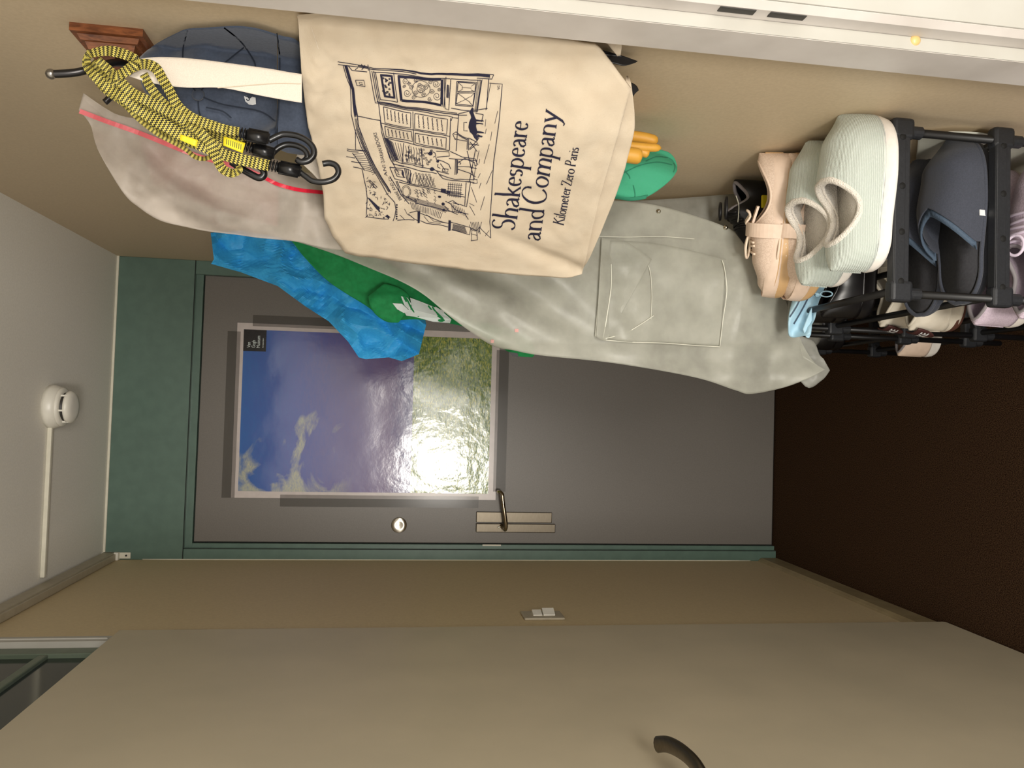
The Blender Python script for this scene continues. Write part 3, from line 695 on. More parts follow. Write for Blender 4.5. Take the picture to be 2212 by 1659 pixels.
# hem stitch and handles
wchild('hem_stitch', strokes([cr([(672, 60), (690, 100)], 2)], lambda a, b: tp(a, b, .0006), .8), 'strap', tt)
def yst(px, py): return .985+(px-270)*.00002+.003*math.sin(px*.02)
hs = sheet([(270, 162), (330, 180), (400, 189), (480, 190), (560, 206), (620, 217), (652, 222)], [(306, 126), (350, 123), (420, 127), (500, 137), (580, 148), (620, 155), (652, 160)], yst, 12, 50, .0018)
for v in hs.vertices: pass
wchild('handle', hs, 'strap', tt)
wchild('handle', sheet([(640, 342), (680, 380), (702, 408), (712, 415)], [(650, 300), (690, 318), (715, 322), (722, 325)], lambda px, py: 1.155, 10, 16, .0018), 'strap', tt)
wchild('handle_fold', strokes([cr([(470, 190), (540, 184), (600, 180), (650, 181)], 20)], lambda px, py: P(px, py, yst(px, py)-.0012), 1.6), 'canvas', tt)

# --- the printed letters: a broad-nib serif alphabet on skeleton strokes (x-height = 1, baseline 0)
def arc(cx, cy, rx, ry, a0, a1, n=18):
    return [(cx+rx*math.cos(math.radians(a0+(a1-a0)*i/n)), cy+ry*math.sin(math.radians(a0+(a1-a0)*i/n))) for i in range(n+1)]
def serif(x, y, w_=.16): return [(x-w_, y), (x+w_, y)]
GL_ = {
 'S': (1.05, [arc(.5, 1.52, .36, .40, 35, 270, 20)+arc(.5, .62, .40, .52, 90, -150, 20)]),
 'h': (1.02, [[(.18, 2.0), (.18, 0)], [(.04, 1.95), (.18, 2.0)], arc(.52, .62, .30, .36, 170, 0, 14)+[(.82, 0)], serif(.18, .02), serif(.82, .02)]),
 'a': (.86, [arc(.36, .66, .26, .30, 150, 20, 10)+[(.63, .6), (.63, .12), (.70, .02), (.84, .10)], [(.63, .60), (.35, .50), (.14, .34), (.12, .16), (.26, .0), (.44, .06), (.62, .24)]]),
 'k': (.96, [[(.18, 2.0), (.18, 0)], [(.04, 1.95), (.18, 2.0)], [(.72, .96), (.20, .44)], [(.36, .58), (.86, .02)], serif(.18, .02), serif(.74, .96, .13), serif(.86, .02, .12)]),
 'e': (.84, [[(.14, .58), (.72, .58)], [(.72, .58)]+arc(.43, .50, .31, .48, 18, 320, 26)]),
 's': (.70, [arc(.34, .74, .21, .22, 35, 270, 14)+arc(.34, .26, .23, .26, 90, -150, 14)]),
 'p': (1.02, [[(.18, .98), (.18, -.62)], [(.04, .92), (.18, .98)], arc(.48, .48, .36, .48, 140, -140, 24), serif(.18, -.61)]),
 'r': (.66, [[(.18, .98), (.18, 0)], [(.04, .92), (.18, .98)], [(.18, .66), (.34, .90), (.52, .94), (.58, .86)], serif(.18, .02)]),
 'n': (1.02, [[(.18, .98), (.18, 0)], [(.04, .92), (.18, .98)], arc(.50, .60, .32, .36, 170, 0, 14)+[(.82, 0)], serif(.18, .02), serif(.82, .02)]),
 'd': (1.02, [[(.80, 2.0), (.80, .0)], [(.66, 1.95), (.80, 2.0)], arc(.48, .46, .36, .47, 40, 320, 24), [(.80, .04), (.96, .06)]]),
 'C': (1.52, [arc(.82, .98, .68, .98, 42, 322, 36), [(1.33, 1.62), (1.36, 1.28)]]),
 'o': (.98, [arc(.48, .49, .37, .48, 0, 360, 30)]),
 'm': (1.52, [[(.18, .98), (.18, 0)], [(.04, .92), (.18, .98)], arc(.46, .60, .28, .36, 170, 0, 12)+[(.76, 0)], arc(1.04, .60, .29, .36, 170, 0, 12)+[(1.32, 0)], serif(.18, .02), serif(.76, .02), serif(1.32, .02)]),
 'y': (.96, [[(.12, .96), (.50, .06)], [(.86, .96), (.50, .06), (.32, -.40), (.16, -.60), (.02, -.52)], serif(.14, .96), serif(.86, .96, .13)]),
 'K': (1.30, [[(.20, 1.75), (.20, 0)], [(1.0, 1.74), (.22, .80)], [(.44, 1.06), (1.16, .02)], serif(.20, 1.74), serif(.20, .02), serif(1.0, 1.74, .14), serif(1.14, .02, .14)]),
 'i': (.44, [[(.20, .98), (.20, 0)], [(.06, .92), (.20, .98)], serif(.20, .02), [(.20, 1.44), (.20, 1.34)]]),
 'l': (.44, [[(.20, 1.9), (.20, 0)], [(.06, 1.85), (.20, 1.9)], serif(.20, .02)]),
 't': (.60, [[(.24, 1.3), (.24, .16), (.36, .02), (.54, .12)], [(.06, .94), (.52, .94)]]),
 'Z': (1.20, [[(.14, 1.72), (1.02, 1.72)], [(1.02, 1.70), (.12, .04)], [(.12, .04), (1.06, .04)], [(.14, 1.72), (.12, 1.42)], [(1.06, .04), (1.10, .36)]]),
 'P': (1.08, [[(.20, 1.74), (.20, 0)], [(.20, 1.74), (.5, 1.74)]+arc(.52, 1.30, .36, .44, 80, -90, 14)+[(.22, .84)], serif(.20, 1.74), serif(.20, .02)]),
}
def write(text, O, E, xh, thick, thin, space=.42, up=None, slant=0):
    ex, ey = E[0]-O[0], E[1]-O[1]; L = math.hypot(ex, ey); ux, uy = ex/L, ey/L
    vx, vy = up or (uy, -ux)
    if vx > 0: vx, vy = -vx, -vy          # letter tops point to the left of the photograph
    tot = sum(space if ch == ' ' else GL_[ch][0] for ch in text); k = L/tot
    lines = []; x = 0
    for ch in text:
        if ch == ' ': x += space; continue
        adv, st_ = GL_[ch]
        for s_ in st_:
            pts = [(x+a, b) for a, b in s_]
            if len(pts) == 2: pts = [(pts[0][0]*(1-i/3)+pts[1][0]*i/3, pts[0][1]*(1-i/3)+pts[1][1]*i/3) for i in range(4)]
            lines.append([(O[0]+ux*a*k+vx*b*xh, O[1]+uy*a*k+vy*b*xh) for a, b in pts])
        x += adv
    def wf(dx, dy, t):
        c = abs(dx*vx+dy*vy)
        return thin+(thick-thin)*c**1.6
    return strokes(lines, lambda a, b: tp(a, b, .0009), 1, wf)
wchild('lettering', write('Shakespeare', (1114, 494), (1142, 252), 27, 5.2, 1.8), 'ink', tt)
wchild('lettering', write('and Company', (1166, 520), (1206, 232), 27, 5.2, 1.8, .30), 'ink', tt)
wchild('lettering', write('Kilometer Zero Paris', (1217, 482), (1250, 303), 13, 2.6, 1.1, .40), 'ink', tt)

# --- the printed drawing, traced as ink lines (coordinates of a 3.859x enlargement whose corner is at 730,110)
def zc(pts): return [(730+a/3.859, 110+b/3.859) for a, b in pts]
tpp = lambda a, b: tp(a, b, .0008)
thickl, thinl, fillp = [], [], []
def ln(*p, w_=1):
    (thickl if w_ else thinl).append(zc(p))
def hatch(p0, p1, q0, q1, n):     # n lines between edge p0-p1 and edge q0-q1
    for i in range(n):
        t = (i+.5)/n; thinl.append(zc([(p0[0]+(p1[0]-p0[0])*t, p0[1]+(p1[1]-p0[1])*t), (q0[0]+(q1[0]-q0[0])*t, q0[1]+(q1[1]-q0[1])*t)]))
ln((5, 70), (100, 85), (300, 120), (700, 150), (1000, 165), (1300, 178)); ln((8, 92), (300, 130), (660, 165)); ln((1300, 178), (1285, 210), (1160, 205))
ln((1265, 242), (1372, 256), (1345, 560), (1300, 900), (1282, 1200), (1268, 1400), (1275, 1545))
ln((50, 98), (75, 190), (110, 270), (118, 400), (122, 500), (150, 620), (200, 760), (250, 860), (340, 1010), (420, 1160), (480, 1230))
ln((80, 96), (110, 200), (140, 290), (150, 400), (172, 500), (180, 590), (235, 730), (280, 850), (370, 1010), (450, 1150))
ln((62, 96), (92, 200), (125, 300), (135, 420), (150, 520)); ln((70, 98), (100, 200), (130, 300), (142, 420), (160, 520))
ln((165, 510), (360, 548)); ln((155, 620), (158, 790), (235, 800)); ln((85, 780), (240, 805)); ln((130, 815), (230, 960)); ln((78, 850), (150, 860)); ln((120, 890), (200, 900)); ln((135, 935), (215, 950)); ln((85, 795), (180, 812))
hatch((130, 820), (225, 960), (210, 815), (330, 985), 9)
ln((210, 950), (240, 1100), (250, 1200), (242, 1355), (430, 1370)); ln((500, 1385), (640, 1398))
ln((155, 215), (165, 262), (235, 268), (225, 215), (155, 215)); ln((90, 100), (125, 140), (250, 150)); ln((150, 135), (172, 120)); ln((200, 92), (225, 120), (205, 135), (230, 100)); ln((172, 105), (260, 118)); ln((255, 95), (262, 140))
# door with grille
ln((290, 140), (340, 400), (500, 425), (890, 480), (1080, 500)); ln((268, 120), (320, 405), (355, 410)); ln((305, 140), (352, 390)); ln((320, 150), (362, 380), (505, 395)); ln((470, 160), (505, 395)); ln((300, 150), (470, 165), (880, 200), (940, 205))
ln((345, 405), (365, 560), (400, 700)); ln((345, 410), (700, 460), (1010, 490)); ln((330, 395), (700, 445), (1000, 478))
ln((360, 170), (460, 180), (485, 365), (395, 355), (360, 170)); ln((372, 182), (450, 190), (472, 352), (402, 344), (372, 182))
ln((505, 180), (880, 200), (880, 420), (530, 380), (505, 180)); ln((520, 195), (865, 215), (862, 405), (545, 368), (520, 195))
hatch((508, 190), (532, 375), (522, 190), (546, 372), 16); hatch((540, 372), (865, 408), (545, 382), (872, 420), 22); hatch((866, 215), (864, 400), (880, 205), (878, 415), 14)
for k_ in range(4):
    hatch((508+k_*3, 190), (532+k_*3, 375), (511+k_*3, 190), (535+k_*3, 372), 10)
for k_ in range(5): ln((507+k_*3, 186), (533+k_*3, 374), w_=0); ln((868+k_*2.5, 210), (866+k_*2.5, 408), w_=0); ln((540, 372+k_*3), (868, 408+k_*2.5), w_=0); ln((512, 184+k_*2.4), (868, 203+k_*2.4), w_=0)
for k_ in range(4): ln((364+k_*3, 175), (398+k_*3, 350), w_=0); ln((450+k_*3, 185), (472+k_*3, 358), w_=0); ln((366, 172+k_*3), (455, 182+k_*3), w_=0); ln((398, 345+k_*3), (480, 355+k_*3), w_=0)
for k_ in range(5): ln((300+k_*6, 122), (700, 152+k_*2), (1000, 166+k_*3), (1270, 182+k_*4), w_=0)
for k_ in range(5): ln((66+k_*4, 98), (98+k_*4, 200), (128+k_*3, 290), (137+k_*4, 400), (150+k_*4, 505), w_=0)
for k_ in range(4): ln((150+k_*7, 530), (165+k_*8, 620), (215+k_*6, 760), (262+k_*6, 860), (350+k_*7, 1010), (430+k_*6, 1140), w_=0)
for k_ in range(5): ln((425+k_*7, 702+k_*4), (490+k_*5, 872), w_=0)
def spiral(cx, cy, r, d=1, n=22, turns=1.6):
    thinl.append(zc([(cx+r*(1-.8*i/n)*math.cos(d*2*PI*turns*i/n), cy+r*(1-.8*i/n)*math.sin(d*2*PI*turns*i/n)) for i in range(n+1)]))
for cx, cy, r in ((570, 220, 28), (585, 315, 32), (620, 270, 20), (640, 355, 20), (830, 345, 34), (825, 240, 32), (780, 225, 20), (770, 370, 20), (655, 215, 18), (700, 300, 24), (690, 250, 22), (740, 270, 26), (720, 335, 20), (655, 310, 20), (790, 300, 22), (600, 245, 14), (560, 265, 14), (850, 290, 16)): spiral(cx, cy, r, 1 if cx % 20 else -1)
thinl.append(zc([(700+75*math.cos(a*.25), 285+70*math.sin(a*.25)) for a in range(26)])); thinl.append(zc([(700+34*math.cos(a*.25), 280+32*math.sin(a*.25)) for a in range(26)]))
for i in range(9): spiral(385+10*(i % 3)*2.6, 200+i*17, 9)
for i in range(14): spiral(400+random.random()*55, 195+random.random()*140, 7)
ln((890, 200), (900, 440), (930, 450), (945, 205)); ln((905, 190), (890, 430)); ln((915, 255), (930, 260), (925, 355), (912, 350), (915, 255)); ln((922, 258), (920, 352))
ln((945, 205), (1200, 225), (1160, 480), (950, 435)); ln((995, 225), (1160, 240), (1130, 435), (985, 415), (995, 225)); ln((1005, 232), (1150, 248), (1145, 315), (1000, 312), (1005, 232)); ln((1000, 322), (1142, 325), (1128, 425), (990, 405), (1000, 322))
for q in (((1005, 232), (1040, 265)), ((1150, 248), (1115, 270)), ((1000, 312), (1040, 295)), ((1145, 315), (1112, 300)), ((1040, 265), (1040, 295)), ((1040, 275), (1115, 285)), ((1000, 322), (1040, 350)), ((1142, 325), (1108, 355)), ((990, 405), (1035, 385)), ((1128, 425), (1100, 395)), ((1040, 350), (1105, 395)), ((1040, 385), (1105, 352))): ln(*q, w_=0)
for d in (0, 12, 24, 36): ln((1205-d, 215), (1165-d*.6, 480), w_=0)
ln((1260, 205), (1240, 460)); ln((1275, 250), (1235, 465), w_=0); ln((1250, 450), (1010, 480)); ln((1215, 500), (1150, 490)); ln((1215, 500), (1200, 560))
# shutters with lettering rows
ln((385, 440), (615, 480), (615, 600), (400, 565), (385, 440)); ln((648, 487), (920, 530), (912, 655), (648, 610), (648, 487)); ln((398, 592), (620, 632), (628, 722), (410, 680), (398, 592)); ln((652, 645), (910, 685), (905, 782), (652, 730), (652, 645))
ln((355, 420), (960, 510), (950, 540)); ln((370, 570), (940, 672)); ln((632, 470), (640, 740)); ln((945, 520), (935, 790)); ln((395, 690), (630, 742), (935, 795)); ln((1012, 485), (990, 800)); ln((955, 515), (1010, 520))
for (x0, y0, x1, y1, hh_) in ((405, 455, 600, 492, 80), (665, 500, 895, 540, 95), (415, 608, 605, 645, 62), (668, 660, 890, 700, 62)):
    n_ = 6
    for i in range(n_):
        t = (i+.3)/n_; X0 = x0+(x1-x0)*t; Y0 = y0+(y1-y0)*t
        thinl.append(zc([(X0+4*math.sin(a*2.3)+a*.8, Y0+hh_*a/12) for a in range(13)]))
        thinl.append(zc([(X0+6*math.sin(a*2.9+1)+a*.8, Y0+hh_*a/12) for a in range(13)]))
# fascia, windows
ln((360, 545), (372, 640), (400, 740), (440, 850), (470, 905), (500, 960)); ln((395, 690), (430, 800), (455, 880), (475, 905), (560, 925)); ln((402, 690), (440, 800), (470, 885)); ln((410, 694), (448, 800), (480, 885)); ln((418, 700), (456, 800), (490, 880))
ln((425, 700), (490, 880), (540, 900), (715, 930), (930, 990)); ln((555, 735), (545, 890)); ln((700, 768), (715, 930)); ln((470, 905), (540, 925), (700, 960), (830, 985)); ln((540, 890), (710, 915), w_=0); ln((600, 750), (590, 900), w_=0)
hatch((430, 715), (540, 740), (500, 870), (560, 890), 5)
for i in range(7):
    x_ = 570+i*22; thinl.append(zc([(x_, 755+i*3), (x_+8, 800), (x_+4, 850), (x_+12, 890)])); 
for i in range(46):
    a, b = 565+random.random()*220, 770+random.random()*140; thinl.append(zc([(a, b), (a+14, b+2), (a+14, b+12), (a, b+10), (a, b)]))
ln((440, 930), (560, 945), (610, 960), (612, 1070), (590, 1060), (480, 1030), (440, 930)); ln((560, 945), (590, 1060)); ln((572, 945), (600, 1062)); ln((590, 950), (608, 1065)); ln((480, 950), (545, 960), (560, 1020), (500, 1010), (480, 950))
fillp.append(zc([(540, 955), (555, 975), (558, 1010), (575, 1022), (552, 1018), (538, 990)])); ln((500, 960), (512, 975), (505, 990), (520, 1000))
ln((490, 1050), (530, 1170), (570, 1210), (560, 1225)); ln((500, 1050), (545, 1170), (650, 1230)); ln((515, 1058), (600, 1075), (760, 1120), (930, 1165), (1060, 1190)); ln((600, 1065), (780, 1110), (1050, 1170)); ln((620, 980), (600, 1060))
ln((440, 1010), (540, 1180), (600, 1250)); thinl.append(zc([(575+38*math.cos(a*.25), 1140+55*math.sin(a*.25)) for a in range(26)])); thinl.append(zc([(575+28*math.cos(a*.25), 1140+44*math.sin(a*.25)) for a in range(26)]))
for i in range(22):
    a, b = 640+random.random()*190, 1110+random.random()*110; thinl.append(zc([(a, b), (a+16, b+14), (a+6, b+28), (a+20, b+40)]))
for i in range(5):
    for j in range(6):
        a, b = 650+i*28+j*8, 975+j*20+i*4; thinl.append(zc([(a, b), (a+14, b+3), (a+14, b+14), (a, b+11), (a, b)]))
for i in range(7): ln((640+i*28, 985+i*6), (620+i*28, 1065+i*7), w_=0)
hatch((560, 1210), (900, 1330), (590, 1180), (930, 1290), 40); hatch((600, 1230), (880, 1330), (620, 1290), (860, 1380), 20)
ln((650, 1240), (900, 1310), (1090, 1330)); ln((1060, 1060), (1110, 1060), (1075, 1270), (960, 1240)); ln((1072, 1070), (1060, 1262))
hatch((920, 1060), (1040, 1080), (910, 1180), (1030, 1200), 7); hatch((920, 1070), (915, 1180), (1040, 1090), (1030, 1200), 6)
fillp.append(zc([(865, 1115), (905, 1120), (905, 1155), (860, 1150)])); fillp.append(zc([(910, 1130), (940, 1140), (938, 1160), (908, 1155)]))
# people at the table, chair, dog
def blob(cx, cy, rx, ry, n=12): fillp.append(zc([(cx+rx*math.cos(2*PI*i/n), cy+ry*math.sin(2*PI*i/n)) for i in range(n)]))
blob(778, 818, 18, 17); blob(790, 950, 19, 16); blob(838, 880, 12, 12); blob(850, 1192, 14, 10); blob(880, 1255, 14, 14); blob(885, 1305, 14, 10)
ln((795, 805), (815, 815), (822, 840), (800, 850)); ln((825, 800), (930, 805), (935, 840), (830, 850)); ln((840, 870), (880, 880), (930, 905), (945, 950)); ln((805, 950), (830, 965), (880, 1030), (960, 1050), (1140, 1070)); ln((850, 990), (920, 1020), (980, 1040), (1165, 1045)); ln((860, 900), (900, 960)); ln((820, 850), (830, 870)); ln((840, 905), (835, 930), (860, 940)); ln((880, 940), (925, 950), (920, 975), (875, 965), (880, 940))
ln((930, 860), (1080, 870), (1150, 885)); ln((940, 800), (1040, 850), (1150, 870), (1160, 890)); ln((1150, 880), (1170, 920), (1145, 925), (1140, 895)); ln((1130, 1045), (1160, 1045), (1165, 1075), (1125, 1078)); 
ln((985, 860), (980, 1000)); ln((995, 862), (992, 1000)); ln((1002, 870), (1000, 990)); ln((1000, 930), (1100, 930), (1160, 950)); ln((1000, 950), (1100, 985), (1150, 1020)); ln((1000, 900), (1060, 860), (1100, 880), (1140, 900)); ln((1010, 880), (1030, 900), (1020, 910))
ln((1080, 800), (1140, 1040)); ln((1150, 790), (1100, 1060)); ln((1180, 790), (1130, 1055), w_=0)
ln((960, 655), (990, 632), (1060, 680), (1090, 690)); ln((985, 700), (965, 660), (1000, 650), (1080, 700)); ln((975, 690), (1080, 712)); ln((1085, 685), (1080, 790)); ln((1095, 685), (1092, 795)); ln((1100, 690), (1170, 730), (1100, 790)); ln((1100, 780), (1180, 690)); ln((1105, 720), (1165, 800)); ln((1090, 740), (1180, 745)); ln((1080, 560), (1055, 560), (1055, 625), (1085, 628))
fillp.append(zc([(1122, 438), (1135, 450), (1132, 480), (1145, 520), (1158, 545), (1155, 600), (1165, 640), (1160, 665), (1170, 690), (1168, 715), (1140, 690), (1125, 660), (1105, 640), (1092, 600), (1098, 560), (1115, 520), (1108, 495), (1098, 478), (1112, 455)]))
for q in ([(1155, 540), (1185, 545), (1215, 545), (1220, 555), (1190, 556), (1155, 556)], [(1155, 566), (1185, 568), (1212, 572), (1215, 582), (1185, 578), (1155, 580)], [(1155, 635), (1190, 640), (1215, 645), (1225, 655), (1190, 655), (1160, 655)], [(1165, 660), (1190, 672), (1210, 675), (1205, 686), (1185, 684), (1165, 690)]): fillp.append(zc(q))
for q in (((1235, 540), (1230, 600)), ((1335, 470), (1310, 570)), ((1285, 640), (1275, 710)), ((1265, 740), (1220, 910)), ((1185, 870), (1178, 910)), ((1290, 960), (1240, 1080)), ((1195, 1070), (1180, 1120)), ((1115, 1110), (1160, 1230)), ((1225, 1180), (1190, 1300)), ((1100, 1260), (1145, 1340)), ((1200, 1400), (1180, 1480)), ((1260, 1480), (1230, 1520)), ((1180, 1440), (1270, 1540)), ((1100, 1240), (1140, 1260)), ((1190, 990), (1170, 1030)), ((1240, 620), (1230, 660))): ln(*q, w_=0)
# street furniture lower left, tree
ln((480, 1230), (490, 1290), (480, 1350), (465, 1390)); [spiral(497-i*.5, 1250+i*20, 7) for i in range(7)]
for i in range(80):
    a, b = 245+random.random()*200, 990+random.random()*360
    if b < 1150 and a > 250+(b-960)*.55: continue
    an = random.random()*PI; d = 10+random.random()*10
    fillp.append(zc([(a, b), (a+d*math.cos(an)-3*math.sin(an), b+d*math.sin(an)+3*math.cos(an)), (a+1.8*d*math.cos(an), b+1.8*d*math.sin(an)), (a+d*math.cos(an)+3*math.sin(an), b+d*math.sin(an)-3*math.cos(an))]))
fillp.append(zc([(250, 1195), (268, 1200), (440, 1350), (430, 1368), (330, 1290)])); ln((275, 1040), (335, 1110), (320, 1118), (265, 1050))
fillp.append(zc([(668, 1310), (690, 1312), (684, 1418), (668, 1420)])); fillp.append(zc([(925, 1390), (945, 1392), (942, 1480), (922, 1482)]))
ln((600, 1330), (650, 1312), (670, 1310)); ln((590, 1340), (640, 1390), (668, 1400)); ln((690, 1330), (720, 1345), (800, 1380), (880, 1410), (925, 1420)); ln((690, 1400), (740, 1420), (840, 1430), (920, 1450)); ln((720, 1360), (760, 1410), (860, 1420), w_=0); ln((740, 1345), (800, 1400), (900, 1415), w_=0)
ln((945, 1410), (1060, 1440), (1110, 1450), (1100, 1510), (950, 1475)); hatch((960, 1425), (955, 1475), (1060, 1445), (1080, 1500), 8)
ln((1110, 1455), (1160, 1470), (1165, 1550), (1110, 1560)); ln((1120, 1460), (1115, 1555), w_=0); ln((1110, 1500), (1165, 1510), w_=0)
thinl.append(zc([(1140+40*math.cos(a*.25), 1430+45*math.sin(a*.25)) for a in range(14)])); hatch((1100, 1400), (1180, 1400), (1120, 1460), (1195, 1500), 6)
ln((900, 1230), (940, 1250), (980, 1300), (1060, 1330), (1090, 1380)); ln((890, 1270), (930, 1310), (1000, 1340)); ln((920, 1240), (960, 1220), (1010, 1260)); hatch((940, 1240), (1060, 1300), (950, 1310), (1080, 1360), 8)
ln((560, 1290), (580, 1340), (600, 1360), w_=0); ln((520, 1340), (560, 1390), w_=0)
hatch((170, 590), (330, 980), (158, 620), (300, 1000), 24)
def dens(lines):   # resample so that ribbons follow the cloth
    out = []
    for l_ in lines:
        o_ = [l_[0]]
        for a, b in zip(l_, l_[1:]):
            m_ = max(1, int(math.hypot(b[0]-a[0], b[1]-a[1])/10))
            o_ += [(a[0]+(b[0]-a[0])*i/m_, a[1]+(b[1]-a[1])*i/m_) for i in range(1, m_+1)]
        out.append(o_)
    return out
dr = wchild('drawing', strokes(dens(thickl), tpp, 1.5), 'ink', tt)
wchild('drawing', strokes(dens(thinl), tpp, .95), 'ink', tt)['kind'] = 'stuff'
wchild('drawing', fills(fillp, lambda a, b: tp(a, b, .0010)), 'ink', tt)['kind'] = 'stuff'
dr['kind'] = 'stuff'
def along(path, hpx, off=0):
    pts = cr(path, 60)
    def f(u, v):
        i = min(59, int(max(0, min(.9999, u))*60)); t = u*60-i; a, b = pts[i], pts[i+1]
        x, y = a[0]+(b[0]-a[0])*t, a[1]+(b[1]-a[1])*t; dx, dy = b[0]-a[0], b[1]-a[1]; L = math.hypot(dx, dy)
        nx, ny = dy/L, -dx/L
        if nx > 0: nx, ny = -nx, -ny
        return tp(x+nx*v*hpx, y+ny*v*hpx, .001)
    return f
wchild('lettering', textmesh('QUARIAN BOOKS', along(zc([(398, 890), (385, 820), (360, 740), (330, 640)]), 11), 1, .2), 'ink', tt)
wchild('lettering', textmesh('ANTI', along(zc([(425, 1005), (412, 960), (405, 920), (402, 905)]), 9), 1, .2), 'ink', tt)
wchild('lettering', textmesh('SPEARE AND CO', along(zc([(540, 1210), (510, 1150), (470, 1080), (450, 1010)]), 9), 1, .2), 'ink', tt)
wchild('lettering', textmesh('37', along(zc([(218, 258), (212, 225)]), 11), 1), 'ink', tt)
wchild('lettering', textmesh('NG', along(zc([(1350, 300), (1352, 266)]), 8), 1), 'ink', tt)

# ================================================================== BUNGEE CORDS
def ribbon(path, yo, wpx=19, tw=None, nm='webbing', parent=None):
    pts = cr(path, 14*(len(path)-1)); vs, fs, uv = [], [], []; acc = 0; m = len(pts)
    for i in range(m):
        a, b = pts[max(0, i-1)], pts[min(m-1, i+1)]; dx, dy = b[0]-a[0], b[1]-a[1]; L = math.hypot(dx, dy) or 1
        if i: acc += math.hypot(pts[i][0]-pts[i-1][0], pts[i][1]-pts[i-1][1])/FPX
        wp = pts[i][2]*.62 if len(pts[i]) > 2 else wpx/2; nx, ny = -dy/L*wp, dx/L*wp
        yy = yo+.004*math.sin(i*.3)
        for (sx, dd) in ((1, .0), (.4, -.0012), (-.4, -.0012), (-1, .0), (-.4, .0018), (.4, .0018)):
            vs.append(P(pts[i][0]+nx*sx, pts[i][1]+ny*sx, yy+dd)); uv.append(((sx+1)/2, acc))
    for i in range(m-1):
        for j in range(6): fs.append((i*6+j, i*6+(j+1) % 6, i*6+6+(j+1) % 6, i*6+6+j))
    me = mesh(vs, fs, False); ul = me.uv_layers.new(name='uv')
    for lo in me.loops: ul.data[lo.index].uv = uv[lo.vertex_index]
    return wchild(nm, me, 'web', parent)
def clip(parent, a, b, yy, half=13):
    a, b = Vector(a), Vector(b); d = (b-a).normalized(); n2 = Vector((-d.y, d.x))
    def bx(t0, t1, hw, dp):
        p = [a+d*t0+n2*hw, a+d*t1+n2*hw, a+d*t1-n2*hw, a+d*t0-n2*hw]; bm = bmesh.new()
        vs = [bm.verts.new(P(q.x, q.y, yy-dp)) for q in p]+[bm.verts.new(P(q.x, q.y, yy+dp)) for q in p]
        for q in ((0, 1, 2, 3), (7, 6, 5, 4), (0, 4, 5, 1), (1, 5, 6, 2), (2, 6, 7, 3), (3, 7, 4, 0)): bm.faces.new([vs[i] for i in q])
        bmesh.ops.bevel(bm, geom=bm.edges[:], offset=.0022, segments=3, affect='EDGES'); return bmfin(bm, True)
    L = (b-a).length
    wchild('clip_housing', bx(L*.28, L, half, .0075), 'blackh', parent)
    for k_ in range(3): wchild('clip_ridge', bx(L*(.0+.10*k_), L*(.08+.10*k_), half*.86, .0065), 'blackh', parent)
def hook(parent, path, yy, r=.0038):
    wchild('hook', tube([P(x, y, yy) for x, y in cr(path, 40)], r, 10), 'blackh', parent)
g_ = 'striped bungee cords on the coat hook'
c1 = thing('bungee_cord', 'yellow and black striped bungee cord with the lowest open black hook', 'bungee cord', (b0.x, .98, 1.78), group=g_)
ribbon([(196, 110, 12), (186, 128, 12), (190, 148, 14), (220, 178, 18), (262, 206, 19), (321, 250, 20), (380, 284, 20), (430, 312, 20), (490, 336, 20), (545, 350, 20), (582, 358, 19)], .985, parent=c1)
ribbon([(200, 132, 10), (240, 172, 15), (292, 204, 16), (340, 232, 16), (392, 262, 16), (440, 296, 16), (480, 322, 16)], .990, parent=c1)
clip(c1, (580, 356), (650, 371), .984, 15)
hook(c1, [(648, 372), (662, 382), (676, 391), (700, 393), (722, 386), (731, 372), (726, 358), (712, 352), (697, 354)], .984)
ribbon([(210, 128, 14), (250, 165, 17), (285, 200, 18), (330, 222, 18), (390, 254, 18), (420, 275, 17), (450, 305, 17), (467, 340, 17), (480, 364, 16), (500, 374, 15), (517, 368, 12), (514, 358, 9)], .975, parent=c1)
c2 = thing('bungee_cord', 'yellow and black striped bungee cord with a yellow paper label', 'bungee cord', (b0.x, 1.0, 1.78), group=g_)
ribbon([(190, 140, 14), (230, 180, 18), (290, 215, 19), (345, 243, 18), (400, 268, 18), (450, 290, 17), (500, 300, 16), (530, 312, 15)], .998, parent=c2)
clip(c2, (526, 314), (594, 334), .990, 14)
hook(c2, [(590, 330), (604, 318), (622, 312), (645, 316), (660, 326), (664, 340), (652, 350), (640, 344)], .990)
lb = sheet([(482, 314), (524, 331)], [(483, 294), (530, 309)], lambda a, b_: .980, 4, 4, .0006, hard=True); wchild('paper_label', lb, 'yell', c2)
wchild('label_print', strokes([[(490+i*4.4, 300+i*1.6), (489+i*4.4, 312+i*1.6)] for i in range(8)], lambda a, b_: P(a, b_, .9792), 1.3), 'box_black', c2)
lb = sheet([(388, 302), (424, 318)], [(390, 290), (428, 303)], lambda a, b_: .972, 4, 4, .0006, hard=True); wchild('paper_label', lb, 'yell', c2)
ribbon([(250, 200, 14), (285, 240, 12), (309, 265, 9), (345, 292, 8), (396, 319, 8), (420, 338, 8), (440, 343, 8), (458, 338, 8)], .995, parent=c2)
hook(c2, [(500, 350), (518, 362), (545, 378), (560, 384), (570, 378), (566, 364), (545, 352), (525, 348)], .995, .0045)
c3 = thing('bungee_cord', 'yellow and black striped bungee cord looping over the white tote strap', 'bungee cord', (b0.x, .97, 1.78), group=g_)
ribbon([(190, 138, 10), (190, 122, 13), (207, 113, 16), (237, 110, 18), (268, 117, 18), (292, 130, 17), (280, 148, 19), (255, 162, 17), (236, 158, 12)], .968, parent=c3)
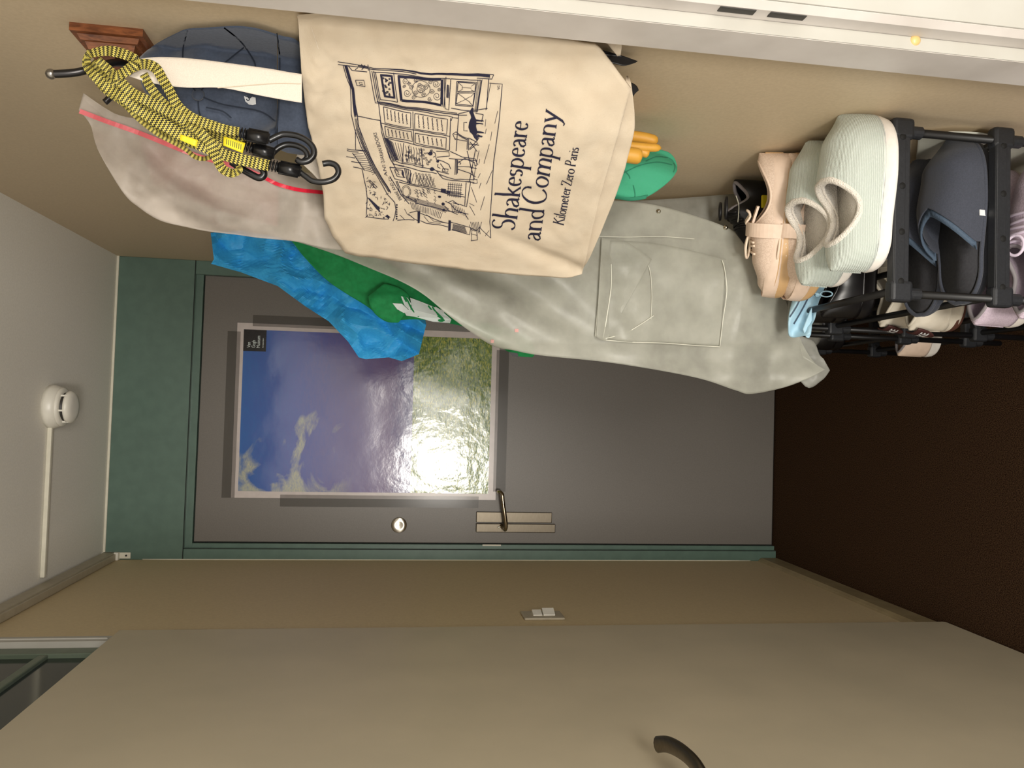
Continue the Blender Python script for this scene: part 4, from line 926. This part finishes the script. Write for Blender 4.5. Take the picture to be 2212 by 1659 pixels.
ribbon([(252, 164, 15), (285, 146, 18), (312, 138, 18), (336, 147, 18), (352, 172, 17), (366, 196, 17), (384, 228, 17), (412, 252, 17), (450, 268, 17), (490, 280, 16), (516, 284, 15)], .972, parent=c3)
ribbon([(310, 160, 15), (326, 190, 16), (352, 222, 16), (388, 246, 15)], .982, parent=c3)
ribbon([(194, 150, 10), (225, 190, 15), (270, 222, 16), (320, 262, 16), (370, 292, 16), (410, 308, 16), (450, 320, 15)], 1.004, parent=c3)
clip(c3, (511, 286), (582, 300), .976, 15)
hook(c3, [(580, 304), (600, 294), (614, 290), (640, 293), (662, 303), (676, 318), (678, 334), (668, 346), (652, 350), (642, 346)], .976)

# ================================================================== YELLOW GLOVES, TEAL HAT, BLACK TIPS, BEHIND THE TOTE
gv = thing('rubber_glove', 'yellow rubber glove fingers showing below the tote against the wall', 'glove', (.44, 1.2, 1.1))
def finger(pts, r0, y): 
    return tube([P(a, b_, y) for a, b_ in cr(pts, 14)], r0, 12, rf=lambda t: math.sqrt(max(.05, 1-max(0, (t-.8)/.2)**2)) if t > .8 else 1)
wchild('finger', finger([(1300, 290), (1380, 296), (1421, 306)], .0085, 1.16), 'yellow', gv)
wchild('finger', finger([(1300, 305), (1370, 316), (1428, 320)], .0065, 1.15), 'yellow', gv)
wchild('finger', finger([(1300, 330), (1350, 334), (1387, 339)], .012, 1.13), 'yellow', gv)
wchild('finger', finger([(1330, 318), (1380, 326), (1402, 334)], .007, 1.155), 'yellow', gv)
th_ = thing('teal_hat', 'teal green soft fabric hat hanging below the tote beside the yellow glove', 'hat', (.42, 1.3, 1.0))
yt = lambda px, py: 1.235-.03*math.sqrt(max(0, 1-min(1, ((px-1380)/90)**2+((py-385)/60)**2)))+.004*math.sin((px*.3-py)*.08)
wchild('body', sheet([(1290, 425), (1330, 430), (1365, 433), (1400, 424), (1430, 405), (1452, 385), (1463, 368)], [(1290, 345), (1330, 345), (1372, 340), (1410, 324), (1440, 327), (1456, 340), (1463, 358)], yt, 26, 40, .004, .03), 'teal', th_)
wchild('seam_line', strokes([cr([(1395, 348), (1420, 338), (1448, 343), (1458, 358), (1455, 372)], 24), cr([(1345, 375), (1380, 358), (1420, 350), (1452, 356)], 24), cr([(1368, 400), (1372, 418), (1371, 432)], 10), cr([(1345, 365), (1358, 378), (1361, 386)], 10)], lambda a, b_: P(a, b_, yt(a, b_)-.001), 2.2), 'teald', th_)
wchild('band', sheet([(1325, 428), (1360, 434), (1395, 430)], [(1325, 421), (1360, 427), (1400, 421)], lambda a, b_: yt(a, b_)-.004, 4, 16, .003), 'teald', th_)
sg = thing('umbrella', 'black pointed tips of a folded item poking out under the tote by the jamb', 'umbrella', (.44, .98, 1.2))
wchild('tip', sheet([(1290, 128), (1330, 138), (1350, 142), (1372, 136)], [(1290, 105), (1330, 116), (1350, 122), (1378, 132)], lambda a, b_: .955, 10, 14, .003, .012), 'black', sg)
wchild('tip', sheet([(1300, 215), (1340, 218), (1362, 214), (1372, 202)], [(1300, 170), (1355, 176), (1374, 184), (1380, 195)], lambda a, b_: 1.0, 10, 14, .003, .015), 'black', sg)

# ================================================================== SHOE RACKS
RX0, RX1 = .185, .450
def rack(name, y0, y1, label, tiers=(.665, .497, .329, .161)):
    t = thing(name, label, 'shoe rack', ((RX0+RX1)/2, (y0+y1)/2, 0))
    bar = None; con = None
    for yy, sgn in ((y0, -1), (y1, 1)):
        for z_ in tiers:
            if bar is None:
                bm = bmesh.new(); add_box(bm, (RX0+.012, -.008, -.013), (RX1-.012, .008, .013), .002); add_box(bm, (RX0+.02, -.0095, -.004), (RX1-.02, -.007, .012), .0008)
                for fx in (.10, .37, .63, .90):
                    x_ = RX0+(RX1-RX0)*fx
                bar = bmfin(bm)
                bm = bmesh.new(); add_box(bm, (-.016, -.010, -.020), (.016, .010, .016), .006, 3); add_cyl(bm, (-.003, 0, -.034), (-.003, 0, -.010), .0095, 14); con = bmfin(bm)
            o = link('cross_bar', bar.copy() if bar.users and False else bar, None); 
            if not bar.materials: bar.materials.append(M['rackp'])
            o.parent = t; o.location = (-(RX0+RX1)/2, yy-(y0+y1)/2, z_)
            for x_ in (RX0+.010, RX1-.010):
                c_ = link('corner_joint', con, None)
                if not con.materials: con.materials.append(M['rackp'])
                c_.parent = t; c_.location = (x_-(RX0+RX1)/2, yy-(y0+y1)/2, z_)
            for fx in (.09, .37, .63, .91):
                x_ = RX0+(RX1-RX0)*fx-(RX0+RX1)/2
                h_ = link('rod_socket', SOCK, None); h_.parent = o; h_.location = (RX0+(RX1-RX0)*fx, -.0090, .001)
        for x_ in (RX0+.007, RX1-.013):
            tb = child('upright_tube', cyl((x_-(RX0+RX1)/2, yy-(y0+y1)/2, .0), (x_-(RX0+RX1)/2, yy-(y0+y1)/2, tiers[0]-.01), .0062, 12), 'tubeb', t)
    for z_ in tiers:
        for fx in (.05, .35, .65, .95):
            x_ = RX0+(RX1-RX0)*fx-(RX0+RX1)/2
            child('shelf_rod', cyl((x_, y0-(y0+y1)/2, z_-.004), (x_, y1-(y0+y1)/2, z_-.004), .0060, 10), 'tubeb', t)
    return t
SOCK = lathe([(.0050, 0), (.0050, .0009), (.0001, .0008)], 16, '-Y'); SOCK.materials.append(M['seam'])
rack('shoe_rack', 1.062, 1.515, 'near black plastic shoe rack with the sage slippers on top')
rack('shoe_rack', 1.64, 2.0, 'farther black shoe rack behind the raincoat hem, nearer the entry door', (.585, .418, .250, .085))

# ================================================================== SHOES  (local frame: toe +x, up +z, heel at x=0)
def hw(s):
    if s < .2: return .39*math.sqrt(max(0, 1-((.2-s)/.2)**2))
    if s < .62: t = (s-.2)/.42; return .39+(.5-.39)*(t*t*(3-2*t))
    return .5*max(0, 1-((s-.62)/.38)**3.0)**.5
def tab(tb, s):
    for (a, va), (b_, vb) in zip(tb, tb[1:]):
        if s <= b_: t = (s-a)/(b_-a); t = t*t*(3-2*t); return va+(vb-va)*t
    return tb[-1][1]
def solemesh(L, W, z0, z1, n=44, flare=0, zf=None, lift=0):
    bm = bmesh.new(); ring = []
    ss = [.5-.5*math.cos(PI*i/n) for i in range(n+1)]
    out = [(s, hw(s)) for s in ss]+[(s, -hw(s)) for s in ss[-2:0:-1]]
    rows = []
    for k_, (z_, g) in enumerate(((z0+.0, -.0025), (z0+.003, 0), ((z0+z1)/2, .0015), (z1-.002, .0), (z1, -.002))):
        rows.append([bm.verts.new((s*L+(g if s > .5 else -g)*(abs(s-.5)*2), h_*W+math.copysign(g, h_), z_+lift*max(0, s-.75)**1.6*3)) for s, h_ in out])
    m = len(out)
    for a, b_ in zip(rows, rows[1:]):
        for i in range(m): bm.faces.new((a[i], a[(i+1) % m], b_[(i+1) % m], b_[i]))
    bm.faces.new(rows[0][::-1]); bm.faces.new(rows[-1]); return bmfin(bm, True)
def uppermesh(L, W, zb, ht, op, s0=0.0, s1=1.0, ns=56, na=30, grow=0.0, exp=.75, thick=.0035):
    """ht: height table over s; op(s) in 0..1: how far the foot opening cuts down from the crest"""
    vs, fs = [], []; st_ = [.5-.5*math.cos(PI*i/ns) for i in range(ns+1)]; st_ = [s0+(s1-s0)*x for x in st_]
    for s in st_:
        w_ = (hw(min(max(s, .0015), .9985))+grow/W)*W; h_ = tab(ht, s)+grow; o_ = op(s)
        for half in (0, 1):
            for j in range(na+1):
                f = j/na*.5*(1-o_); f = f if half == 0 else 1-(.5*(1-o_))*(1-j/na)
                c_, q = math.cos(PI*f), math.sin(PI*f)
                vs.append((s*L, w_*math.copysign(abs(c_)**.8, c_), zb+h_*max(0, q)**exp))
    m = 2*(na+1)
    for i in range(ns):
        for half in (0, 1):
            for j in range(na):
                a = i*m+half*(na+1)+j; fs.append((a, a+1, a+m+1, a+m))
    me = mesh(vs, fs); bm = bmesh.new(); bm.from_mesh(me); bmesh.ops.remove_doubles(bm, verts=bm.verts, dist=2e-5); bmesh.ops.recalc_face_normals(bm, faces=bm.faces)
    bm.to_mesh(me); bm.free()
    for p in me.polygons: p.use_smooth = True
    return me
def solidify(o, t):
    md = o.modifiers.new('thickness', 'SOLIDIFY'); md.thickness = t; md.offset = 0; return o
def bell(a, b_, m_):      # opening profile: 0 outside (a,b_), m_ inside
    def f(s):
        if s <= a or s >= b_: return 0
        t = (s-a)/(b_-a); return m_*min(1, math.sin(PI*t)**.55)
    return f
def edge_tube(L, W, zb, ht, op, a, b_, r, exp=.75, n=40):
    pts = []
    for sg_ in (0, 1):
        rng = [a+(b_-a)*(i/n) for i in range(n+1)]
        if sg_: rng = rng[::-1][1:-1]
        for s in rng:
            f = .5*(1-op(s)); f = f if not sg_ else 1-f; c_, q = math.cos(PI*f), math.sin(PI*f); w_ = hw(max(.002, s))*W
            pts.append((s*L, w_*math.copysign(abs(c_)**.8, c_), zb+tab(ht, s)*max(0, q)**exp))
    return tube(pts, r, 8, closed=True)
def place(t, toe_dir_deg, loc, tilt=(0, 0)):
    t.location = loc; t.rotation_euler = (math.radians(tilt[0]), math.radians(tilt[1]), math.radians(toe_dir_deg))

def sage_slipper(label):
    t = thing('house_slipper', label, 'slipper', group='sage green slippers'); L, W = .236, .105
    child('sole', solemesh(L, W+.004, 0, .020, lift=.01), 'whitesole', t)
    ht = [(0, .050), (.15, .052), (.40, .059), (.56, .068), (.80, .062), (1, .044)]
    op = bell(.16, .57, .74)
    solidify(child('upper', uppermesh(L, W, .018, ht, op, .002, .999), 'sage', t), .006)
    solidify(child('fleece_lining', uppermesh(L, W, .018, ht, op, .02, .70, grow=-.0075), 'fleece', t), .005)
    child('fleece_rim', edge_tube(L, W-.004, .018, ht, op, .16, .57, .0056), 'fleece', t)
    child('insole', solemesh(L-.02, W-.014, .020, .042), 'fleece', t).location = (.01, 0, 0)
    n = 60; pts = [(s*L, sg_*(hw(s)*W+.001), .030) for sg_ in (1,) for s in [.004+.992*(.5-.5*math.cos(PI*i/n)) for i in range(n+1)]]
    pts += [(p[0], -p[1], p[2]) for p in pts[::-1][1:-1]]
    child('piping', tube(pts, .0016, 6, closed=True), 'sage', t)
    return t
s1 = sage_slipper('nearer sage green ribbed slipper with white fleece lining on the rack top'); place(s1, -1, (.2295, 1.096, .681), (-3, 0))
s2 = sage_slipper('farther sage green ribbed slipper, half hidden behind its twin on the rack'); place(s2, 1, (.222, 1.194, .680), (6, 0))

def mule(label):
    t = thing('felt_slipper', label, 'slipper', group='charcoal slippers'); L, W = .265, .100
    child('sole', solemesh(L, W, 0, .014), 'char', t)
    child('insole', solemesh(L-.012, W-.012, .013, .018), 'charin', t).location = (.006, 0, 0)
    ht = [(0, .03), (.40, .060), (.55, .062), (.80, .050), (1, .022)]
    op = lambda s: max(0, .9*(1-(s-.34)/.22)) if s < .56 else 0
    solidify(child('upper', uppermesh(L, W, .014, ht, op, .34, .999), 'char', t), .004)
    pts = []
    for sg_ in (0, 1):
        rng = [.34+.22*i/14 for i in range(15)]
        if sg_: rng = rng[::-1][1:]
        for s in rng:
            f = .5*(1-op(s)); f = 1-f if sg_ else f; c_, q = math.cos(PI*f), math.sin(PI*f)
            pts.append((s*L, hw(s)*W*math.copysign(abs(c_)**.8, c_), .014+tab(ht, s)*q**.75))
    vs, fs = [], []
    for i, p in enumerate(pts): vs += [p, (p[0]-.013, p[1]*1.0, p[2]-.002), (p[0]-.013, p[1]*.97, p[2]-.005), (p[0], p[1]*.97, p[2]-.004)]
    for i in range(len(pts)-1):
        for j in range(4): fs.append((4*i+j, 4*i+(j+1) % 4, 4*i+4+(j+1) % 4, 4*i+4+j))
    child('binding', mesh(vs, fs), 'chartrim', t)
    n = 60; pp = [(s*L, hw(s)*W+.001, .016) for s in [.004+.992*(.5-.5*math.cos(PI*i/n)) for i in range(n+1)]]; pp += [(p[0], -p[1], p[2]) for p in pp[::-1][1:-1]]
    child('piping', tube(pp, .0034, 8, closed=True), 'char', t)
    return t
m1 = mule('nearer charcoal felt slipper on the second tier of the near rack'); place(m1, 2, (.192, 1.120, .500), (6, 0))
tg = child('side_tag', box((.128, -.0512, .016), (.137, -.0500, .028)), 'emblem', m1); tg['label'] = 'small white side tag'
m2 = mule('farther charcoal felt slipper on the second tier, mostly in shadow'); place(m2, -1, (.184, 1.216, .500), (6, 0))

def laces(t, L, W, zb, ht, exp, s_a, s_b, n, mt, r=.0026, wd=.42):
    for i in range(n):
        s = s_a+(s_b-s_a)*i/max(1, n-1); w_ = hw(s)*W; h_ = tab(ht, s); pts = []
        for j in range(13):
            f = .5+(j/12-.5)*wd; c_, q = math.cos(PI*f), math.sin(PI*f); pts.append(((s+.018*(j/12-.5)*(1 if i % 2 else -1))*L, w_*math.copysign(abs(c_)**.8, c_), zb+h_*q**exp+.003))
        child('lace', tube(pts, r, 6), mt, t)
    s = s_b-.02; top = zb+tab(ht, s)+.006
    for a in (0, 1):
        pts = [(s*L+.020*math.cos(k_*2*PI/20)*(1 if a else .8)-.004, (.014 if a else -.014)+.012*math.sin(k_*2*PI/20), top+.004*math.sin(k_*PI/10)+.003) for k_ in range(20)]
        child('lace_bow', tube(pts, r, 6, closed=True), mt, t)
def ballet_sneaker(label):
    t = thing('strap_sneaker', label, 'sneaker', group='pale pink strap sneakers'); L, W = .250, .094
    child('sole', solemesh(L, W+.003, 0, .022, lift=.02), 'gum', t)
    ht = [(0, .052), (.12, .054), (.35, .044), (.55, .052), (.72, .046), (.9, .032), (1, .018)]
    op = bell(.05, .50, .66)
    solidify(child('upper', uppermesh(L, W, .018, ht, op, .002, .999), 'mesh', t), .003)
    child('insole', solemesh(L-.016, W-.012, .018, .023), 'greyin', t).location = (.008, 0, 0)
    child('collar', edge_tube(L, W, .018, ht, op, .05, .50, .0024), 'suede', t)
    # smooth mudguard and heel counter
    gb = uppermesh(L, W, .018, [(0, .044), (.5, .034), (1, .030)], lambda s: .56, .002, .999, grow=.0016, exp=.6); solidify(child('mudguard', gb, 'suede', t), .001)
    child('heel_tab', box((-.002, -.008, .030), (.005, .008, .062), .002), 'gold', t)
    # wide strap across the instep
    pts = []; s = .52; w_ = hw(s)*W+.004
    vs, fs = [], []
    for i in range(25):
        f = i/24; c_, q = math.cos(PI*f), math.sin(PI*f); x_ = s*L; y_ = w_*math.copysign(abs(c_)**.8, c_); z_ = .022+(tab(ht, s)+.005)*q**.75
        for dx, dz in ((-.012, 0), (.012, -.001), (.012, .0022), (-.012, .0032)): vs.append((x_+dx, y_, z_+dz))
    for i in range(24):
        for j in range(4): fs.append((4*i+j, 4*i+(j+1) % 4, 4*i+4+(j+1) % 4, 4*i+4+j))
    child('strap', mesh(vs, fs, False), 'suede', t)
    tgv = [(.36*L, -.020, .066), (.36*L, .020, .066), (.50*L, .022, .074), (.50*L, -.022, .074)]; tgv2 = [(a, b_, c-.004) for a, b_, c in tgv]
    child('tongue', mesh(tgv+tgv2, [(0, 1, 2, 3), (7, 6, 5, 4), (0, 4, 5, 1), (1, 5, 6, 2), (2, 6, 7, 3), (3, 7, 4, 0)], False), 'suede', t)
    laces(t, L, W, .018, ht, .75, .60, .68, 3, 'laces', .0020, .34)
    for (dx, dy) in ((.44, .006), (.44, -.008)):
        pts = [(dx*L+.012*math.cos(k_*PI/9), dy+.011*math.sin(k_*PI/9), .079+.003*math.sin(k_*.9)) for k_ in range(18)]; child('lace_bow', tube(pts, .0020, 6, closed=True), 'laces', t)
    return t
b1 = ballet_sneaker('pale pink mesh sneaker with a wide instep strap, lying on top of its pair'); place(b1, 163, (.458, 1.245, .722), (22, 3))
b2 = ballet_sneaker('lower pale pink sneaker with tan sole, showing between its twin and the sage slipper'); place(b2, 166, (.455, 1.240, .678), (0, 0))

def sneaker(name, label, group, L, W, up, sole, lac, lining='greyin', sh=.026, tab_=None):
    t = thing(name, label, 'sneaker', group=group)
    child('sole', solemesh(L, W+.004, 0, sh, lift=.02), sole, t)
    ht = [(0, .066), (.10, .066), (.25, .056), (.42, .080), (.60, .058), (.8, .042), (1, .022)]
    op = bell(.03, .42, .42)
    solidify(child('upper', uppermesh(L, W, sh-.003, ht, op, .002, .999), up, t), .004)
    child('collar', edge_tube(L, W, sh-.003, ht, op, .03, .42, .0035), lining, t)
    child('insole', solemesh(L-.02, W-.014, sh-.003, sh+.003), lining, t).location = (.01, 0, 0)
    laces(t, L, W, sh-.003, ht, .75, .62, .44, 5, lac)
    return t
def heel_sneaker(label):
    t = sneaker('heel_tab_sneaker', label, 'off-white sneakers with heel tabs', .270, .098, 'offw', 'maroonsole', 'offw', 'offw')
    child('midsole', solemesh(.270, .106, .005, .030, lift=.02), 'offw', t)
    hm = uppermesh(.270, .098, .030, [(0, .050), (.3, .040)], lambda s: .15, .0, .20, grow=.003); 
    vs, fs = [], []
    for i in range(9):
        for j in range(13):
            a = math.radians(-31+62*j/12); r_ = .040; z_ = .044+.040*i/8; sc = math.sqrt(max(0, 1-((1-i/8)*.95)**2)); a *= sc
            vs.append((.0375-r_*math.cos(a)-.0035-.006*(1-i/8), r_*math.sin(a), z_))
    for i in range(8):
        for j in range(12): k_ = i*13+j; fs.append((k_, k_+1, k_+14, k_+13))
    solidify(child('heel_tab', mesh(vs, fs), 'maroon', t), .003)
    def f(u, v):
        a = math.radians(23-46*u); r_ = .0425; return Vector((.0375-r_*math.cos(a)-.0042-.006*(1-(.016+v)/.040), r_*math.sin(a), .060+v))
    child('lettering', textmesh('NIKE', f, .022, 0, .0004), 'emblem', t)
    return t
n1 = heel_sneaker('farther off-white sneaker with maroon heel tab on the third tier'); place(n1, 2, (.196, 1.462, .332), (-4, 0))
n2 = heel_sneaker('nearer off-white sneaker with maroon heel tab on the third tier'); place(n2, 3, (.180, 1.370, .332), (-4, 0))
for i, (y_, lb_) in enumerate(((1.115, 'nearest lavender mesh sneaker on the third tier at the frame edge'), (1.213, 'second lavender mesh sneaker beside the maroon-tabbed sneakers'))):
    o = sneaker('mesh_sneaker', lb_, 'lavender sneakers', .275, .096, 'lav', 'whitesole', 'lavlace'); place(o, 2, (.172, y_, .332), (6, 0))
for y_, z_, lb_ in ((1.400, .500, 'nearer black leather shoe on the dark second tier of the near rack'), (1.480, .500, 'farther black leather shoe at the back of the second tier')):
    o = sneaker('leather_shoe', lb_, 'black leather shoes', .255, .084, 'dleather', 'dleather', 'dleather', 'dleather'); place(o, 0, (.200, y_, z_))
o = sneaker('trainer', 'pale pink trainer glimpsed low on the farther rack', None, .25, .09, 'suede', 'whitesole', 'laces'); place(o, 0, (.165, 1.76, .088))
o = sneaker('dark_trainer', 'dark trainer with pale laces low at the far end of the farther rack', None, .25, .09, 'dleather', 'dleather', 'laces'); place(o, 0, (.185, 1.90, .253))
o = sneaker('sport_shoe', 'black sport shoe heel with yellow patch against the wall behind the pink sneakers', None, .15, .07, 'black', 'yell', 'black'); place(o, 180, (.458, 1.415, .678))

wb = sheet([(1975, 400), (2060, 392), (2140, 380), (2230, 420)], [(1985, 290), (2060, 284), (2140, 290), (2230, 320)], lambda a, b_: 1.30+.01*crease(a, b_, 120, 9), 20, 30, .002)
tag(link('plastic_bag', wb, 'pvcseam'), 'crinkled white bag against the wall behind the near shoe rack', 'bag')
child('side_patch', box((.035, .030, .030), (.060, .036, .050), .002), 'yell', o)
# pale blue drawstring pouch hanging over the rack's rear corner
bp = thing('drawstring_pouch', 'pale blue nylon pouch with drawstring loop hanging between slippers and raincoat', 'pouch', (.24, 1.44, .70))
yp = lambda a, b_: 1.325-.02*math.sin((a-1700)*.03)-.012*math.sin((a*.9+b_*.45)*.11)+.006*fb(a, b_, .03)
wchild('body', sheet([(1712, 655), (1706, 680), (1704, 705), (1708, 728), (1735, 726), (1752, 722)], [(1755, 572), (1785, 600), (1778, 630), (1768, 655), (1760, 690), (1752, 700)], yp, 24, 30, .004, .01), 'babyblue', bp)
wchild('zip_fold', strokes([cr([(1752, 580), (1740, 620), (1722, 660), (1706, 685)], 20), cr([(1768, 590), (1752, 630), (1735, 665), (1715, 700)], 20)], lambda a, b_: P(a, b_, yp(a, b_)-.0015), 3), 'chartrim', bp)
wchild('lower_flap', sheet([(1735, 712), (1742, 728), (1748, 730)], [(1754, 665), (1754, 700), (1752, 722)], lambda a, b_: 1.30, 10, 14, .003, .006), 'babyblue', bp)
wchild('drawstring', tube([P(1785+13*math.cos(k_*PI/12), 635+6*math.sin(k_*PI/12), 1.285) for k_ in range(24)], .0013, 6, closed=True), 'babyblue', bp)
wchild('drawstring_knot', tube([P(1766+7*math.cos(k_*1.9), 636+4*math.sin(k_*1.3), 1.288-.002*math.sin(k_)) for k_ in range(14)], .0014, 6), 'babyblue', bp)
wchild('side_panel', sheet([(1705, 640), (1704, 660), (1703, 680), (1702, 700)], [(1742, 570), (1735, 600), (1722, 640), (1712, 665)], lambda a, b_: 1.36, 12, 14, .003), 'pvc2', bp)
# clear tub on the farther rack
tb_ = thing('clear_tub', 'clear plastic tub on the farther rack behind the raincoat hem', 'tub', (.26, 1.76, .49))
def rrect(hx, hy, r, n=6):
    o = []
    for cx, cy, a0 in ((hx-r, hy-r, 0), (-hx+r, hy-r, 90), (-hx+r, -hy+r, 180), (hx-r, -hy+r, 270)):
        for i in range(n+1): a = math.radians(a0+90*i/n); o.append((cx+r*math.cos(a), cy+r*math.sin(a)))
    return o
def tubmesh():
    vs, fs = [], []; prof = [(-.012, .004, 0), (-.004, .018, 1), (0, .095, 1)]; rings = []
    for off, z_, _ in prof+[(.006, .097, 0), (.006, .092, 0), (-.003, .090, 0), (-.006, .018, 0), (-.016, .007, 0)]:
        rings.append([(x_*(1+off/.13), y_*(1+off/.1), z_) for x_, y_ in rrect(.140, .100, .035)])
    m = len(rings[0])
    for r_ in rings: vs += r_
    for i in range(len(rings)-1):
        for j in range(m): fs.append((i*m+j, i*m+(j+1) % m, (i+1)*m+(j+1) % m, (i+1)*m+j))
    fs.append(tuple(range(m))[::-1]); fs.append(tuple((len(rings)-1)*m+j for j in range(m))); return mesh(vs, fs)
child('tub', tubmesh(), 'pvc2', tb_); 
tb_.location = (.300, 1.765, .425)
